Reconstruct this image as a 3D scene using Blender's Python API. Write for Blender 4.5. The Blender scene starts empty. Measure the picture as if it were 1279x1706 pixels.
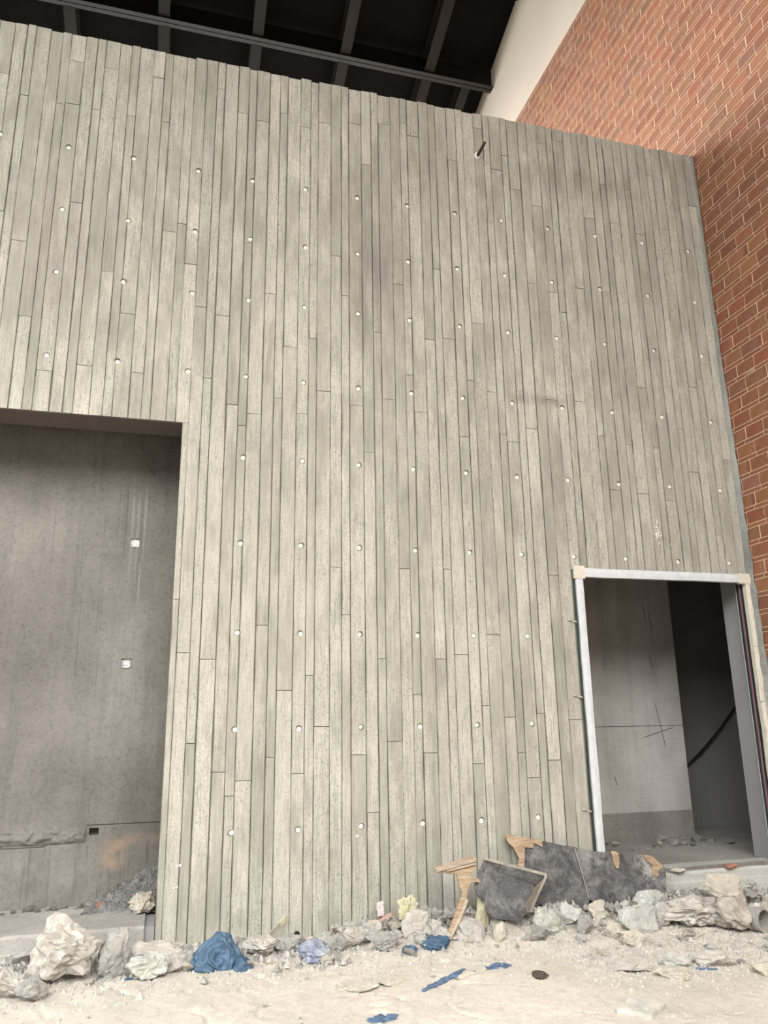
import bpy, bmesh, math, random
from mathutils import Vector, Matrix, noise
from mathutils.bvhtree import BVHTree
R_ = random.Random(7)
SC = bpy.context.scene
COL = SC.collection

# ------------------------------------------------------------------ camera
CZ = 1.62
cam = bpy.data.objects.new('camera', bpy.data.cameras.new('camera'))
COL.objects.link(cam); SC.camera = cam
FW = Vector((0.25691678, 0.9316836, 0.25682571))
RT = Vector((0.96496633, -0.26194061, -0.01506964))
UP = Vector((-0.05323295, -0.2516998, 0.96634024))
cam.matrix_world = Matrix(((RT.x, UP.x, -FW.x, 0), (RT.y, UP.y, -FW.y, 0), (RT.z, UP.z, -FW.z, CZ), (0, 0, 0, 1)))
FPX, IW, IH = 1291.2, 1279, 1706
cam.data.sensor_fit = 'HORIZONTAL'; cam.data.sensor_width = 36
cam.data.lens = FPX / IW * 36
cam.data.clip_start = .05; cam.data.clip_end = 300

# ------------------------------------------------------------------ world, light, exposure
SKY_STRENGTH = 9.8
world = bpy.data.worlds.new('overcast_sky'); SC.world = world; world.use_nodes = True
wn = world.node_tree.nodes
# overcast sky: luminance rises from the horizon to the zenith (1 + 2 sin h) / 3
wt = world.node_tree
_tc = wt.nodes.new('ShaderNodeTexCoord'); _sx = wt.nodes.new('ShaderNodeSeparateXYZ'); _mr = wt.nodes.new('ShaderNodeMapRange')
wt.links.new(_tc.outputs['Generated'], _sx.inputs[0]); wt.links.new(_sx.outputs['Z'], _mr.inputs[0])
_mr.inputs[1].default_value = 0; _mr.inputs[2].default_value = 1; _mr.inputs[3].default_value = .33 * SKY_STRENGTH; _mr.inputs[4].default_value = SKY_STRENGTH
wn['Background'].inputs[0].default_value = (1.0, 0.99, 0.965, 1)
wt.links.new(_mr.outputs[0], wn['Background'].inputs[1])
sun = bpy.data.objects.new('hazy_sun', bpy.data.lights.new('hazy_sun', 'SUN'))
COL.objects.link(sun)
sun.data.energy = .7; sun.data.angle = math.radians(22); sun.data.color = (1, .95, .88)
sun.rotation_euler = Vector((.75, -1.0, -.27)).to_track_quat('-Z', 'Y').to_euler()
SC.view_settings.view_transform = 'Standard'; SC.view_settings.look = 'None'
SC.view_settings.gamma = 1; SC.view_settings.use_curve_mapping = False
SC.view_settings.exposure = 0.72

# ------------------------------------------------------------------ helpers
class MB:
    def __init__(s): s.v = []; s.f = []
    def quad(s, *p):
        n = len(s.v); s.v += [tuple(q) for q in p]; s.f.append(tuple(range(n, n + len(p))))
    def box(s, x0, x1, y0, y1, z0, z1):
        n = len(s.v)
        s.v += [(x, y, z) for z in (z0, z1) for y in (y0, y1) for x in (x0, x1)]
        s.f += [tuple(n + i for i in q) for q in ((0, 2, 3, 1), (4, 5, 7, 6), (0, 1, 5, 4), (2, 6, 7, 3), (0, 4, 6, 2), (1, 3, 7, 5))]
    def obox(s, c, ax, ay, az):   # oriented box: centre and three half-axis vectors
        n = len(s.v); c = Vector(c)
        s.v += [tuple(c + ax * i + ay * j + az * k) for k in (-1, 1) for j in (-1, 1) for i in (-1, 1)]
        s.f += [tuple(n + i for i in q) for q in ((0, 2, 3, 1), (4, 5, 7, 6), (0, 1, 5, 4), (2, 6, 7, 3), (0, 4, 6, 2), (1, 3, 7, 5))]
    def mesh(s, name):
        m = bpy.data.meshes.new(name); m.from_pydata(s.v, [], s.f)
        bm = bmesh.new(); bm.from_mesh(m); bmesh.ops.recalc_face_normals(bm, faces=bm.faces); bm.to_mesh(m); bm.free()
        return m
    def build(s, name, mat, parent=None, **k): return link(name, s.mesh(name), mat, parent, **k)

def link(name, me, mat, parent=None, smooth=False, kind=None, label=None, cat=None, group=None, color=None):
    o = bpy.data.objects.new(name, me); COL.objects.link(o)
    if mat and not me.materials: me.materials.append(mat)
    if smooth:
        for p in me.polygons: p.use_smooth = True
    if parent: o.parent = parent
    if kind: o['kind'] = kind
    if label: o['label'] = label
    if cat: o['category'] = cat
    if group: o['group'] = group
    if color: o.color = color
    return o

def empty(name, loc, label=None, cat=None, group=None, kind=None):
    o = bpy.data.objects.new(name, None); COL.objects.link(o); o.location = loc; o.empty_display_size = .1
    if label: o['label'] = label
    if cat: o['category'] = cat
    if group: o['group'] = group
    if kind: o['kind'] = kind
    return o

def bm_mesh(bm, name):
    m = bpy.data.meshes.new(name); bm.to_mesh(m); bm.free(); return m

def tube(pts, r, seg=8, caps=True, r2=None):
    mb = MB(); n = len(pts); P = [Vector(p) for p in pts]
    for i, p in enumerate(P):
        d = (P[min(i + 1, n - 1)] - P[max(i - 1, 0)]).normalized()
        a = d.cross(Vector((0, 0, 1)));  a = a if a.length > .1 else d.cross(Vector((1, 0, 0)))
        a.normalize(); b = d.cross(a)
        rr = r if r2 is None else r + (r2 - r) * i / (n - 1)
        for k in range(seg):
            t = 2 * math.pi * k / seg
            mb.v.append(tuple(p + (a * math.cos(t) + b * math.sin(t)) * rr))
    for i in range(n - 1):
        for k in range(seg):
            mb.f.append((i * seg + k, i * seg + (k + 1) % seg, (i + 1) * seg + (k + 1) % seg, (i + 1) * seg + k))
    if caps: mb.f.append(tuple(range(seg))); mb.f.append(tuple((n - 1) * seg + k for k in range(seg)))
    return mb

# ------------------------------------------------------------------ materials
def mat(name):
    m = bpy.data.materials.new(name); m.use_nodes = True
    nt = m.node_tree; b = nt.nodes['Principled BSDF']
    return m, nt, b
def N(nt, t, **k):
    n = nt.nodes.new(t)
    for a, v in k.items(): setattr(n, a, v)
    return n
def L(nt, a, b): nt.links.new(a, b)
def coords(nt, scale, which='Object', loc=(0, 0, 0)):
    tc = N(nt, 'ShaderNodeTexCoord'); mp = N(nt, 'ShaderNodeMapping')
    mp.inputs['Scale'].default_value = scale; mp.inputs['Location'].default_value = loc
    L(nt, tc.outputs[which], mp.inputs['Vector']); return mp.outputs[0]
def noise_n(nt, vec, sc=1, det=4, rough=.55, dist=0):
    n = N(nt, 'ShaderNodeTexNoise'); n.inputs['Scale'].default_value = sc; n.inputs['Detail'].default_value = det
    n.inputs['Roughness'].default_value = rough; n.inputs['Distortion'].default_value = dist
    L(nt, vec, n.inputs['Vector']); return n.outputs['Fac']
def ramp(nt, fac, stops):
    r = N(nt, 'ShaderNodeValToRGB'); e = r.color_ramp.elements
    while len(e) > 1: e.remove(e[-1])
    for i, (p, c) in enumerate(stops):
        x = e[0] if i == 0 else e.new(p)
        x.position = p; x.color = (*c, 1) if len(c) == 3 else c
    L(nt, fac, r.inputs[0]); return r.outputs['Color']
def g3(v): return (v, v, v)
def mix(nt, a, b, fac, mode='MIX'):
    m = N(nt, 'ShaderNodeMix', data_type='RGBA', blend_type=mode)
    for s, x in ((6, a), (7, b)):
        if isinstance(x, (tuple, list)): m.inputs[s].default_value = (*x[:3], 1)
        else: L(nt, x, m.inputs[s])
    if isinstance(fac, (int, float)): m.inputs[0].default_value = fac
    else: L(nt, fac, m.inputs[0])
    return m.outputs[2]
def math_(nt, op, a, b=0, c=0):
    m = N(nt, 'ShaderNodeMath', operation=op)
    for i, x in enumerate((a, b, c)):
        if isinstance(x, (int, float)): m.inputs[i].default_value = x
        else: L(nt, x, m.inputs[i])
    return m.outputs[0]
def bump(nt, b, h, strength=.3, dist=.01):
    n = N(nt, 'ShaderNodeBump'); n.inputs['Distance'].default_value = dist
    if isinstance(strength, (int, float)): n.inputs['Strength'].default_value = strength
    else: L(nt, strength, n.inputs['Strength'])
    L(nt, h, n.inputs['Height']); L(nt, n.outputs[0], b.inputs['Normal'])
def blob_mask(nt, centre, radii, soft=.5):
    """1 inside an ellipsoid stain, 0 outside, world metres"""
    v = coords(nt, tuple(1 / r for r in radii), 'Object', tuple(-c / r for c, r in zip(centre, radii)))
    ln = N(nt, 'ShaderNodeVectorMath', operation='LENGTH'); L(nt, v, ln.inputs[0])
    mr = N(nt, 'ShaderNodeMapRange'); mr.inputs[1].default_value = 1; mr.inputs[2].default_value = 1 - soft
    mr.inputs[3].default_value = 0; mr.inputs[4].default_value = 1
    L(nt, ln.outputs['Value'], mr.inputs[0]); return mr.outputs[0]

def simple(name, col, rough=.7, metal=0, nscale=0, namt=.15, bmp=0, bscale=40):
    m, nt, b = mat(name); b.inputs['Roughness'].default_value = rough; b.inputs['Metallic'].default_value = metal
    if nscale:
        v = coords(nt, (1, 1, 1)); f = noise_n(nt, v, nscale, 5)
        L(nt, ramp(nt, f, [(.3, tuple(c * (1 - namt) for c in col)), (.7, tuple(min(1, c * (1 + namt)) for c in col))]), b.inputs['Base Color'])
    else: b.inputs['Base Color'].default_value = (*col, 1)
    if bmp: bump(nt, b, noise_n(nt, coords(nt, (1, 1, 1)), bscale, 5, .7), bmp)
    return m

def board_material():
    m, nt, b = mat('board_marked_concrete'); b.inputs['Roughness'].default_value = .88
    oi = N(nt, 'ShaderNodeObjectInfo'); sep = N(nt, 'ShaderNodeSeparateColor'); L(nt, oi.outputs['Color'], sep.inputs[0])
    tint, rgh, off = sep.outputs[0], sep.outputs[1], sep.outputs[2]
    tc = N(nt, 'ShaderNodeTexCoord'); ad = N(nt, 'ShaderNodeVectorMath', operation='ADD'); cb = N(nt, 'ShaderNodeCombineXYZ')
    L(nt, math_(nt, 'MULTIPLY', off, 37.0), cb.inputs[1]); L(nt, tc.outputs['Object'], ad.inputs[0]); L(nt, cb.outputs[0], ad.inputs[1])
    def mp(s):
        q = N(nt, 'ShaderNodeMapping'); q.inputs['Scale'].default_value = s; L(nt, ad.outputs[0], q.inputs['Vector']); return q.outputs[0]
    grain = noise_n(nt, mp((150, 1, 9)), 1, 5, .65, .3)
    grain2 = noise_n(nt, mp((60, 1, 2.2)), 1, 4, .6, .6)
    fleck = noise_n(nt, mp((90, 1, 55)), 1, 3, .7)
    band = noise_n(nt, mp((5, 1, 1.6)), 1, 4, .55)
    blot = noise_n(nt, coords(nt, (1, 1, .7)), 1.1, 5, .62)
    # colour: smooth greyish patches against rough pale ones with dark fibre flecks
    patch = noise_n(nt, mp((4, 1, 1.1)), 1, 5, .6, .4)
    pm_ = ramp_v(nt, math_(nt, 'MULTIPLY_ADD', rgh, .16, math_(nt, 'SUBTRACT', patch, .08)), .42, .58)
    smooth = ramp(nt, blot, [(.3, (.290, .280, .238)), (.7, (.350, .338, .290))])
    roughc = ramp(nt, blot, [(.3, (.360, .349, .300)), (.7, (.450, .438, .380))])
    base = mix(nt, smooth, roughc, pm_)
    base = mix(nt, base, ramp(nt, band, [(.25, g3(.84)), (.5, g3(1.0)), (.75, g3(1.08))]), .7, 'MULTIPLY')
    g = ramp(nt, grain, [(.28, g3(.48)), (.43, g3(.95)), (.7, g3(1.16))])
    g = mix(nt, g, ramp(nt, fleck, [(.32, g3(.45)), (.44, g3(1.0)), (.68, g3(1.14))]), .9, 'MULTIPLY')
    base = mix(nt, base, g, math_(nt, 'MULTIPLY_ADD', pm_, .70, .22), 'MULTIPLY')
    base = mix(nt, base, ramp(nt, grain2, [(.32, g3(.80)), (.5, g3(1)), (.7, g3(1.08))]), .8, 'MULTIPLY')
    base = mix(nt, base, ramp(nt, noise_n(nt, coords(nt, (1, 1, .55)), 7, 6, .68), [(.3, g3(.84)), (.5, g3(1)), (.7, g3(1.12))]), .8, 'MULTIPLY')
    # pores
    pv = N(nt, 'ShaderNodeTexVoronoi'); pv.inputs['Scale'].default_value = 1; L(nt, mp((55, 1, 45)), pv.inputs['Vector'])
    pk = math_(nt, 'MULTIPLY', ramp_v(nt, pv.outputs['Distance'], .16, .10), ramp_v(nt, noise_n(nt, mp((6, 1, 3)), 1, 3, .6), .54, .62))
    base = mix(nt, base, (.09, .082, .066), math_(nt, 'MULTIPLY', pk, .8))
    # grime that crept in along the joints
    ea = N(nt, 'ShaderNodeAttribute'); ea.attribute_name = 'edge'
    ek = math_(nt, 'MULTIPLY', math_(nt, 'POWER', ea.outputs['Fac'], 2.2), ramp_v(nt, noise_n(nt, coords(nt, (14, 1, 3.2)), 1, 5, .65), .42, .70))
    base = mix(nt, base, (.12, .112, .09), math_(nt, 'MULTIPLY', ek, .78))
    tt = N(nt, 'ShaderNodeCombineXYZ')
    for i in range(3): L(nt, math_(nt, 'MULTIPLY', tint, 2.0), tt.inputs[i])
    base = mix(nt, base, tt.outputs[0], 1, 'MULTIPLY')
    # old damp stains with shapes of their own
    dn = noise_n(nt, coords(nt, (9, 1, 1.6)), 1, 5, .6)
    for c, r, col, a in (((1.75, 6.5, 5.9), (.45, 1, 1.3), (.19, .17, .155), .75), ((1.25, 6.5, 6.6), (.25, 1, .7), (.20, .18, .16), .5), ((2.2, 6.5, 7.2), (.5, 1, .6), (.22, .205, .175), .6),
                         ((-1.15, 6.5, 5.7), (.55, 1, 1.0), (.24, .215, .195), .7), ((3.35, 6.5, 3.15), (.18, 1, .6), (.24, .225, .20), .7), ((3.55, 6.5, 3.9), (.16, 1, .5), (.25, .225, .215), .6),
                         ((4.0, 6.5, 7.3), (.8, 1, .25), (.21, .20, .17), .6), ((.95, 6.5, 2.15), (.22, 1, .38), (.27, .26, .22), .9), ((3.42, 6.5, 4.65), (.5, 1, .08), (.2, .19, .16), .8), ((-.6, 6.5, 5.0), (.3, 1, .3), (.22, .21, .17), .5)):
        k = math_(nt, 'MULTIPLY', blob_mask(nt, c, r, .8), a)
        k = math_(nt, 'MULTIPLY', k, ramp_v(nt, dn, .3, .6))
        base = mix(nt, base, col, k)
    # broad soft pale patches broken up by vertical noise
    for c, r in (((.75, 6.5, 4.9), (.5, 1, 1.0)), ((.6, 6.5, 2.6), (.9, 1, 1.4)), ((-.25, 6.5, 5.2), (.3, 1, .5)), ((2.3, 6.5, 2.6), (1.0, 1, 1.3))):
        k = math_(nt, 'MULTIPLY', blob_mask(nt, c, r, 1.0), .5)
        k = math_(nt, 'MULTIPLY', k, ramp_v(nt, noise_n(nt, mp((26, 1, 3)), 1, 5, .7), .42, .62))
        base = mix(nt, base, (.52, .495, .42), k)
    L(nt, base, b.inputs['Base Color'])
    h = math_(nt, 'ADD', math_(nt, 'MULTIPLY', grain, .7), math_(nt, 'MULTIPLY', fleck, .5))
    h = math_(nt, 'ADD', h, math_(nt, 'MULTIPLY', grain2, .5))
    bump(nt, b, h, math_(nt, 'MULTIPLY_ADD', rgh, .5, .12), .006)
    return m
def ramp_v(nt, f, a, b_):
    mr = N(nt, 'ShaderNodeMapRange'); mr.inputs[1].default_value = a; mr.inputs[2].default_value = b_
    L(nt, f, mr.inputs[0]); return mr.outputs[0]

def concrete(name, dark, light, streak=.3, bmp=.25, spots=True):
    m, nt, b = mat(name); b.inputs['Roughness'].default_value = .9
    v = coords(nt, (1, 1, 1))
    c = ramp(nt, noise_n(nt, v, 1.3, 6, .62), [(.3, dark), (.7, light)])
    c = mix(nt, c, ramp(nt, noise_n(nt, coords(nt, (7, 7, .35)), 1, 4, .6), [(.35, g3(.7)), (.55, g3(1)), (.7, g3(1.12))]), streak, 'MULTIPLY')
    if spots: c = mix(nt, c, ramp(nt, noise_n(nt, v, 45, 4, .7), [(.32, g3(.55)), (.45, g3(1)), (.7, g3(1.1))]), .7, 'MULTIPLY')
    L(nt, c, b.inputs['Base Color']); bump(nt, b, noise_n(nt, v, 30, 6, .7), bmp, .01)
    return m

M_board = board_material()
M_joint = concrete('grimy_joint_concrete', (.16, .15, .12), (.24, .225, .18), .2)
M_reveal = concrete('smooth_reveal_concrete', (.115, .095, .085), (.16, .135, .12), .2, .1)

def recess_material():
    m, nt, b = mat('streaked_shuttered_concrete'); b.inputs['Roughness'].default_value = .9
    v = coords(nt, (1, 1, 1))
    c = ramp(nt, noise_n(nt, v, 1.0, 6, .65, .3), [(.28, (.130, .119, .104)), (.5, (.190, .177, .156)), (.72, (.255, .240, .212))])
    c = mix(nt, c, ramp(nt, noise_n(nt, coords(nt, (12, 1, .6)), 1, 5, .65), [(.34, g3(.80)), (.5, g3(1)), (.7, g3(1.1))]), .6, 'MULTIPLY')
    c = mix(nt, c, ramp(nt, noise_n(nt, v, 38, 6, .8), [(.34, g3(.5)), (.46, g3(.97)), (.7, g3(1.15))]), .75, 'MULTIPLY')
    # thin dark formwork drips
    ln = noise_n(nt, coords(nt, (75, 1, .35), loc=(3, 0, 0)), 1, 2, .4)
    c = mix(nt, c, (.09, .082, .07), math_(nt, 'MULTIPLY', math_(nt, 'MULTIPLY', ramp_v(nt, ln, .68, .71), ramp_v(nt, noise_n(nt, coords(nt, (3, 1, .9)), 1, 2, .5), .5, .6)), .6))
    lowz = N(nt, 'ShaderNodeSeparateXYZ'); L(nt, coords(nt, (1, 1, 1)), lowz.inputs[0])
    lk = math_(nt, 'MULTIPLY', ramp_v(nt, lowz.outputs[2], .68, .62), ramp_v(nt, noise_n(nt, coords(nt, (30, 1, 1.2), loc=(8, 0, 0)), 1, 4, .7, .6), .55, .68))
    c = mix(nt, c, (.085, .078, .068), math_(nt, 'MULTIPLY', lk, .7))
    for cx, z0_, z1_ in ((-.395, 2.75, 3.9), (-.345, 2.75, 3.9), (-.285, 3.0, 3.9), (-.305, 2.55, 3.1)):
        k = math_(nt, 'MULTIPLY', blob_mask(nt, (cx, 7.3, (z0_ + z1_) / 2), (.012, 1, (z1_ - z0_) / 2), .6), .4)
        c = mix(nt, c, (.36, .345, .31), k)
    # rusty patch low on the wall, then one dark patch low and one higher up
    dn = ramp_v(nt, noise_n(nt, v, 7, 4, .6), .35, .6)
    c = mix(nt, c, (.31, .235, .17), math_(nt, 'MULTIPLY', math_(nt, 'MULTIPLY', blob_mask(nt, (-.36, 7.3, .56), (.14, 1, .16), .6), dn), .85))
    c = mix(nt, c, (.30, .22, .15), math_(nt, 'MULTIPLY', math_(nt, 'MULTIPLY', blob_mask(nt, (-.18, 7.3, .66), (.22, 1, .07), .6), dn), .7))
    c = mix(nt, c, (.12, .115, .11), math_(nt, 'MULTIPLY', math_(nt, 'MULTIPLY', blob_mask(nt, (-1.0, 7.3, .45), (.16, 1, .3), .7), dn), .7))
    c = mix(nt, c, (.08, .07, .06), math_(nt, 'MULTIPLY', math_(nt, 'MULTIPLY', blob_mask(nt, (-.55, 7.3, 3.2), (.3, 1, .35), .9), dn), .5))
    L(nt, c, b.inputs['Base Color']); bump(nt, b, noise_n(nt, v, 35, 6, .7), .35, .01)
    return m
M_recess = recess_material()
M_part = concrete('partition_concrete', (.34, .32, .295), (.52, .50, .47), .4, .2)
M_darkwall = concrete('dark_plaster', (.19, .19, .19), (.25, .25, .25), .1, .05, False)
M_jamb = concrete('grey_jamb_render', (.27, .27, .265), (.33, .33, .325), .15, .1, False)
M_slab = concrete('dusty_slab_concrete', (.28, .265, .24), (.46, .44, .40), .15, .3)
M_slabr = concrete('grey_sill_concrete', (.40, .41, .38), (.52, .52, .48), .2, .25)
M_floorin = concrete('inner_floor_dust', (.22, .205, .185), (.36, .34, .31), .1, .3)
M_plug = simple('pale_mortar_plug', (.76, .74, .66), .9, 0, 60, .1, .2)
M_white = simple('white_plaster', (.56, .50, .42), .9, 0, 1.2, .05)
M_black = simple('black_painted_steel', (.0095, .0095, .0095), .5, 0, 3, .25)
M_deck = simple('black_roof_sheet', (.004, .004, .004), .6, 0, 2, .3)
M_deck.node_tree.nodes['Principled BSDF'].inputs['Specular IOR Level'].default_value = .08
M_black.node_tree.nodes['Principled BSDF'].inputs['Specular IOR Level'].default_value = .3
M_edge = simple('worn_steel_edge', (.06, .06, .06), .45)
M_mortar = simple('cream_mortar', (.72, .56, .40), .95, 0, 25, .12, .2)
M_seal = concrete('rough_mortar_seal', (.12, .125, .12), (.36, .36, .33), .2, .9)
M_tape = simple('white_wrapping_film', (.58, .61, .63), .5, 0, 14, .08, .25, 25)
M_tapey = simple('yellowed_masking_tape', (.62, .58, .49), .6, 0, 14, .1, .4, 40)
M_green = simple('dark_green_primer', (.025, .038, .034), .45, 0, 9, .3)
M_pink = simple('purple_film_strip', (.25, .12, .16), .4)
M_silver = simple('bare_zinc_edge', (.62, .68, .66), .35, .3)
M_hinge = simple('pale_hinge_leaf', (.60, .62, .60), .4, .3)
M_rust = simple('rusty_steel', (.085, .055, .035), .8, .3, 40, .4, .4)
M_cable = simple('black_rubber', (.008, .008, .008), .5)
M_hole = simple('hollow_shade', (.02, .018, .015), .9)  # near-black colour stands in for the shade inside holes and the pipe

def brick_material(name, attr):
    m, nt, b = mat(name); b.inputs['Roughness'].default_value = .85
    v = coords(nt, (1, 1, 1))
    if attr: a = N(nt, 'ShaderNodeVertexColor'); a.layer_name = 'tint'; col = a.outputs[0]
    else: col = N(nt, 'ShaderNodeObjectInfo').outputs['Color']
    c = mix(nt, col, ramp(nt, noise_n(nt, v, 9, 5, .6), [(.3, g3(.82)), (.7, g3(1.15))]), .8, 'MULTIPLY')
    c = mix(nt, c, (.62, .47, .38), math_(nt, 'MULTIPLY', ramp_v(nt, noise_n(nt, v, 2.2, 5, .65), .6, .8), .35))
    c = mix(nt, c, (.75, .68, .60), math_(nt, 'MULTIPLY', blob_mask(nt, (5.63, 6.05, 5.1), (1, .22, .12), .8), .6))
    L(nt, c, b.inputs['Base Color']); bump(nt, b, noise_n(nt, v, 80, 4, .7), .15, .003)
    return m
M_brick = brick_material('red_facing_brick', False)
M_brickm = brick_material('red_facing_brick_field', True)
BR = [(.225, .090, .046), (.245, .094, .048), (.215, .082, .043), (.240, .104, .050), (.220, .094, .058), (.200, .092, .048), (.232, .080, .042), (.255, .110, .052)]
def brick_col(r):
    c = r.choice(BR); k = r.uniform(.88, 1.12)
    return (c[0] * k, c[1] * k, c[2] * k, 1)

# ------------------------------------------------------------------ ground
def ground_h(x, y):
    h = .012 * noise.noise(Vector((x * 1.3, y * 1.3, 3))) + .010 * noise.noise(Vector((x * 5, y * 5, 1))) + .005 * noise.noise(Vector((x * 17, y * 17, 9)))
    t = min(1, max(0, (y - 5.55) / .6)); t = t * t * (3 - 2 * t)
    h += t * (.03 + .05 * min(1, max(0, x - 1.2)) + .03 * noise.noise(Vector((x * 2.5, y * 2, 5)))) * (1 - .95 * max(0, 1 - abs(x - 1.05) / .3) * max(0, min(1, (y - 6.1) / .2)))
    # trodden cake of mud with broken cracks
    w = noise.noise(Vector((x * 1.7, y * 2.6, 20))); cr = abs(w)
    if cr < .02 and noise.noise(Vector((x * .9, y * .9, 40))) > .0: h -= .02 * (1 - cr / .02)
    return h
def ground_material():
    m, nt, b = mat('sandy_dust_ground'); b.inputs['Roughness'].default_value = .97
    v = coords(nt, (1, 1, 1))
    c = ramp(nt, noise_n(nt, v, .8, 6, .6), [(.3, (.47, .435, .375)), (.5, (.54, .50, .43)), (.7, (.60, .56, .49))])
    c = mix(nt, c, ramp(nt, noise_n(nt, v, 14, 6, .75), [(.3, g3(.70)), (.48, g3(1.0)), (.7, g3(1.1))]), .7, 'MULTIPLY')
    c = mix(nt, c, ramp(nt, noise_n(nt, v, 70, 4, .8), [(.33, g3(.6)), (.45, g3(1.0)), (.7, g3(1.08))]), .6, 'MULTIPLY')
    c = mix(nt, c, (.52, .50, .46), math_(nt, 'MULTIPLY', blob_mask(nt, (-1.2, 6.2, 0), (2.2, 1.1, 1), .6), .6))
    L(nt, c, b.inputs['Base Color']); bump(nt, b, noise_n(nt, v, 45, 8, .75), .6, .012)
    return m
M_ground = ground_material()
mb = MB()
xs = [-2.2 + .0165 * i for i in range(int(8.0 / .0165))]; ys = [3.6 + .0165 * j for j in range(int(2.92 / .0165))] + [6.52]
for y in ys:
    for x in xs: mb.v.append((x, y, ground_h(x, y)))
nx = len(xs)
for j in range(len(ys) - 1):
    for i in range(nx - 1): mb.f.append((j * nx + i, j * nx + i + 1, (j + 1) * nx + i + 1, (j + 1) * nx + i))
x0, x1, y0, y1 = xs[0], xs[-1], ys[0], ys[-1]
M_yard = simple('low_bounce_ground', (.13, .115, .095), .95, 0, 1.5, .3, .5)  # unseen ground added in a dark colour to cut bounced light
yd = MB()
for a in ((-30, x0, -30, 6.52), (x1, 30, -30, 6.52), (x0, x1, -30, y0), (-30, 30, 6.52, 30)):
    yd.quad((a[0], a[2], 0), (a[1], a[2], 0), (a[1], a[3], 0), (a[0], a[3], 0))
yd.build('added_yard', M_yard, kind='structure', label='unseen yard ground added in a dark colour to limit bounced light')
me = bpy.data.meshes.new('floor'); me.from_pydata(mb.v, [], mb.f)
floor = link('floor', me, M_ground, kind='structure', smooth=True, label='pale sandy ground of trodden construction dust')

# ------------------------------------------------------------------ concrete wall
YW, TH, ZT = 6.5, .355, 7.955
YB = YW + .014                      # bottom of the joints
DX0, DX1, DZ0, DZ1 = 3.66, 5.60, .273, 2.955      # doorway
OX1, OZ0, OZ1 = 0.0, .186, 4.114                  # large opening
WX0 = -3.9
mb = MB()
def wbox(x0, x1, z0, z1): mb.box(x0, x1, YB, YW + TH, z0, z1)
wbox(WX0, 5.629, OZ1, ZT - .01)
wbox(WX0, -3.3, -.1, OZ1)
wbox(OX1, DX0, -.1, DZ1)
wbox(OX1, 5.629, DZ1, OZ1)
wbox(DX0, DX1, -.1, .2)
wbox(DX1, 5.629, -.1, DZ1)
wall = mb.build('wall_front', M_joint, kind='structure', label='tall board-marked concrete wall with vertical plank prints')
# lining of the reveals (smooth concrete, seen under the lintel)
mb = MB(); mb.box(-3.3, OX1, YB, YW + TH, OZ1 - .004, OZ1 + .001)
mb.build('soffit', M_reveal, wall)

S = [-2.453, -2.323, -2.218, -2.141, -2.011, -1.906, -1.83, -1.7, -1.595, -1.518, -1.388, -1.283, -1.206, -1.076, -0.971, -0.894, -0.764, -0.659, -0.582, -0.452, -0.347, -0.271, -0.141, -0.06, 0.051, 0.156, 0.233, 0.363, 0.468, 0.545, 0.675, 0.78, 0.857, 0.987, 1.092, 1.168, 1.298, 1.403, 1.48, 1.61, 1.715, 1.792, 1.922, 2.027, 2.104, 2.234, 2.339, 2.416, 2.546, 2.651, 2.727, 2.857, 2.962, 3.039, 3.169, 3.245, 3.375, 3.482, 3.611, 3.719, 3.796, 3.926, 4.031, 4.108, 4.238, 4.343, 4.42, 4.55, 4.655, 4.731, 4.861, 4.966, 5.043, 5.173, 5.278, 5.355, 5.485, 5.59]
J = {9: [7.17], 10: [5.67], 11: [4.96], 12: [7.15], 13: [4.48, 7.17, 7.65], 14: [6.13], 15: [7.15], 16: [7.64], 17: [5.48], 18: [7.15], 19: [5.09], 20: [4.54, 7.64], 21: [7.15], 22: [5.97], 23: [6.07], 24: [5.66], 25: [2.15, 5.24], 26: [1.45, 4.55, 7.65], 27: [2.1, 5.18], 28: [1.23, 4.32, 7.41], 29: [4.13, 5.97], 30: [1.16, 4.25, 7.36], 31: [2.38, 5.46], 32: [1.33, 4.42], 33: [1.85, 4.94], 34: [1.2, 4.29, 7.38], 35: [1.97, 5.05], 36: [1.56, 4.53, 7.47], 37: [2.89, 5.96], 38: [2.48, 5.54], 39: [1.33, 4.42, 7.53], 40: [0.88, 3.97, 7.06], 41: [2.11, 5.19], 42: [1.43, 4.51], 43: [2.9, 5.74], 44: [1.81, 4.78, 7.65], 45: [1.33, 4.41, 7.51], 46: [2.11, 5.18], 47: [2.91, 5.97], 48: [2.15, 5.21], 49: [1.23, 4.2, 7.3], 50: [1.71, 4.79], 51: [2.33, 5.42], 52: [1.61, 4.69], 53: [1.31, 4.26], 54: [1.1, 4.19, 7.28], 55: [1.64, 4.73, 7.48], 56: [1.24, 4.34, 7.07], 57: [2.89, 5.96], 58: [1.58, 4.67, 6.91], 59: [5.89, 7.73], 60: [5.67], 61: [4.68, 7.8], 62: [5.98], 63: [4.33], 64: [3.77, 6.87], 65: [5.98], 67: [3.75, 6.86], 68: [4.91], 69: [7.33], 71: [4.95], 72: [4.49], 73: [4.02, 6.89], 75: [5.08], 76: [5.27]}
while S[0] > WX0 + .35: S = [S[0] - .3118, S[0] - .1818, S[0] - .0768] + S; J = {k + 3: v for k, v in J.items()}
if S[0] > WX0: S = [WX0] + S; J = {k + 1: v for k, v in J.items()}
S.append(5.629)
HC = [0.529, 1.048, 1.565, 2.084, 2.603, 3.121, 3.66, 4.22, 4.805, 5.40]
HR = [0.779, 1.548, 2.316, 3.073, 3.838, 4.596, 5.361, 6.01, 6.655]
HOLES = []
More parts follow.
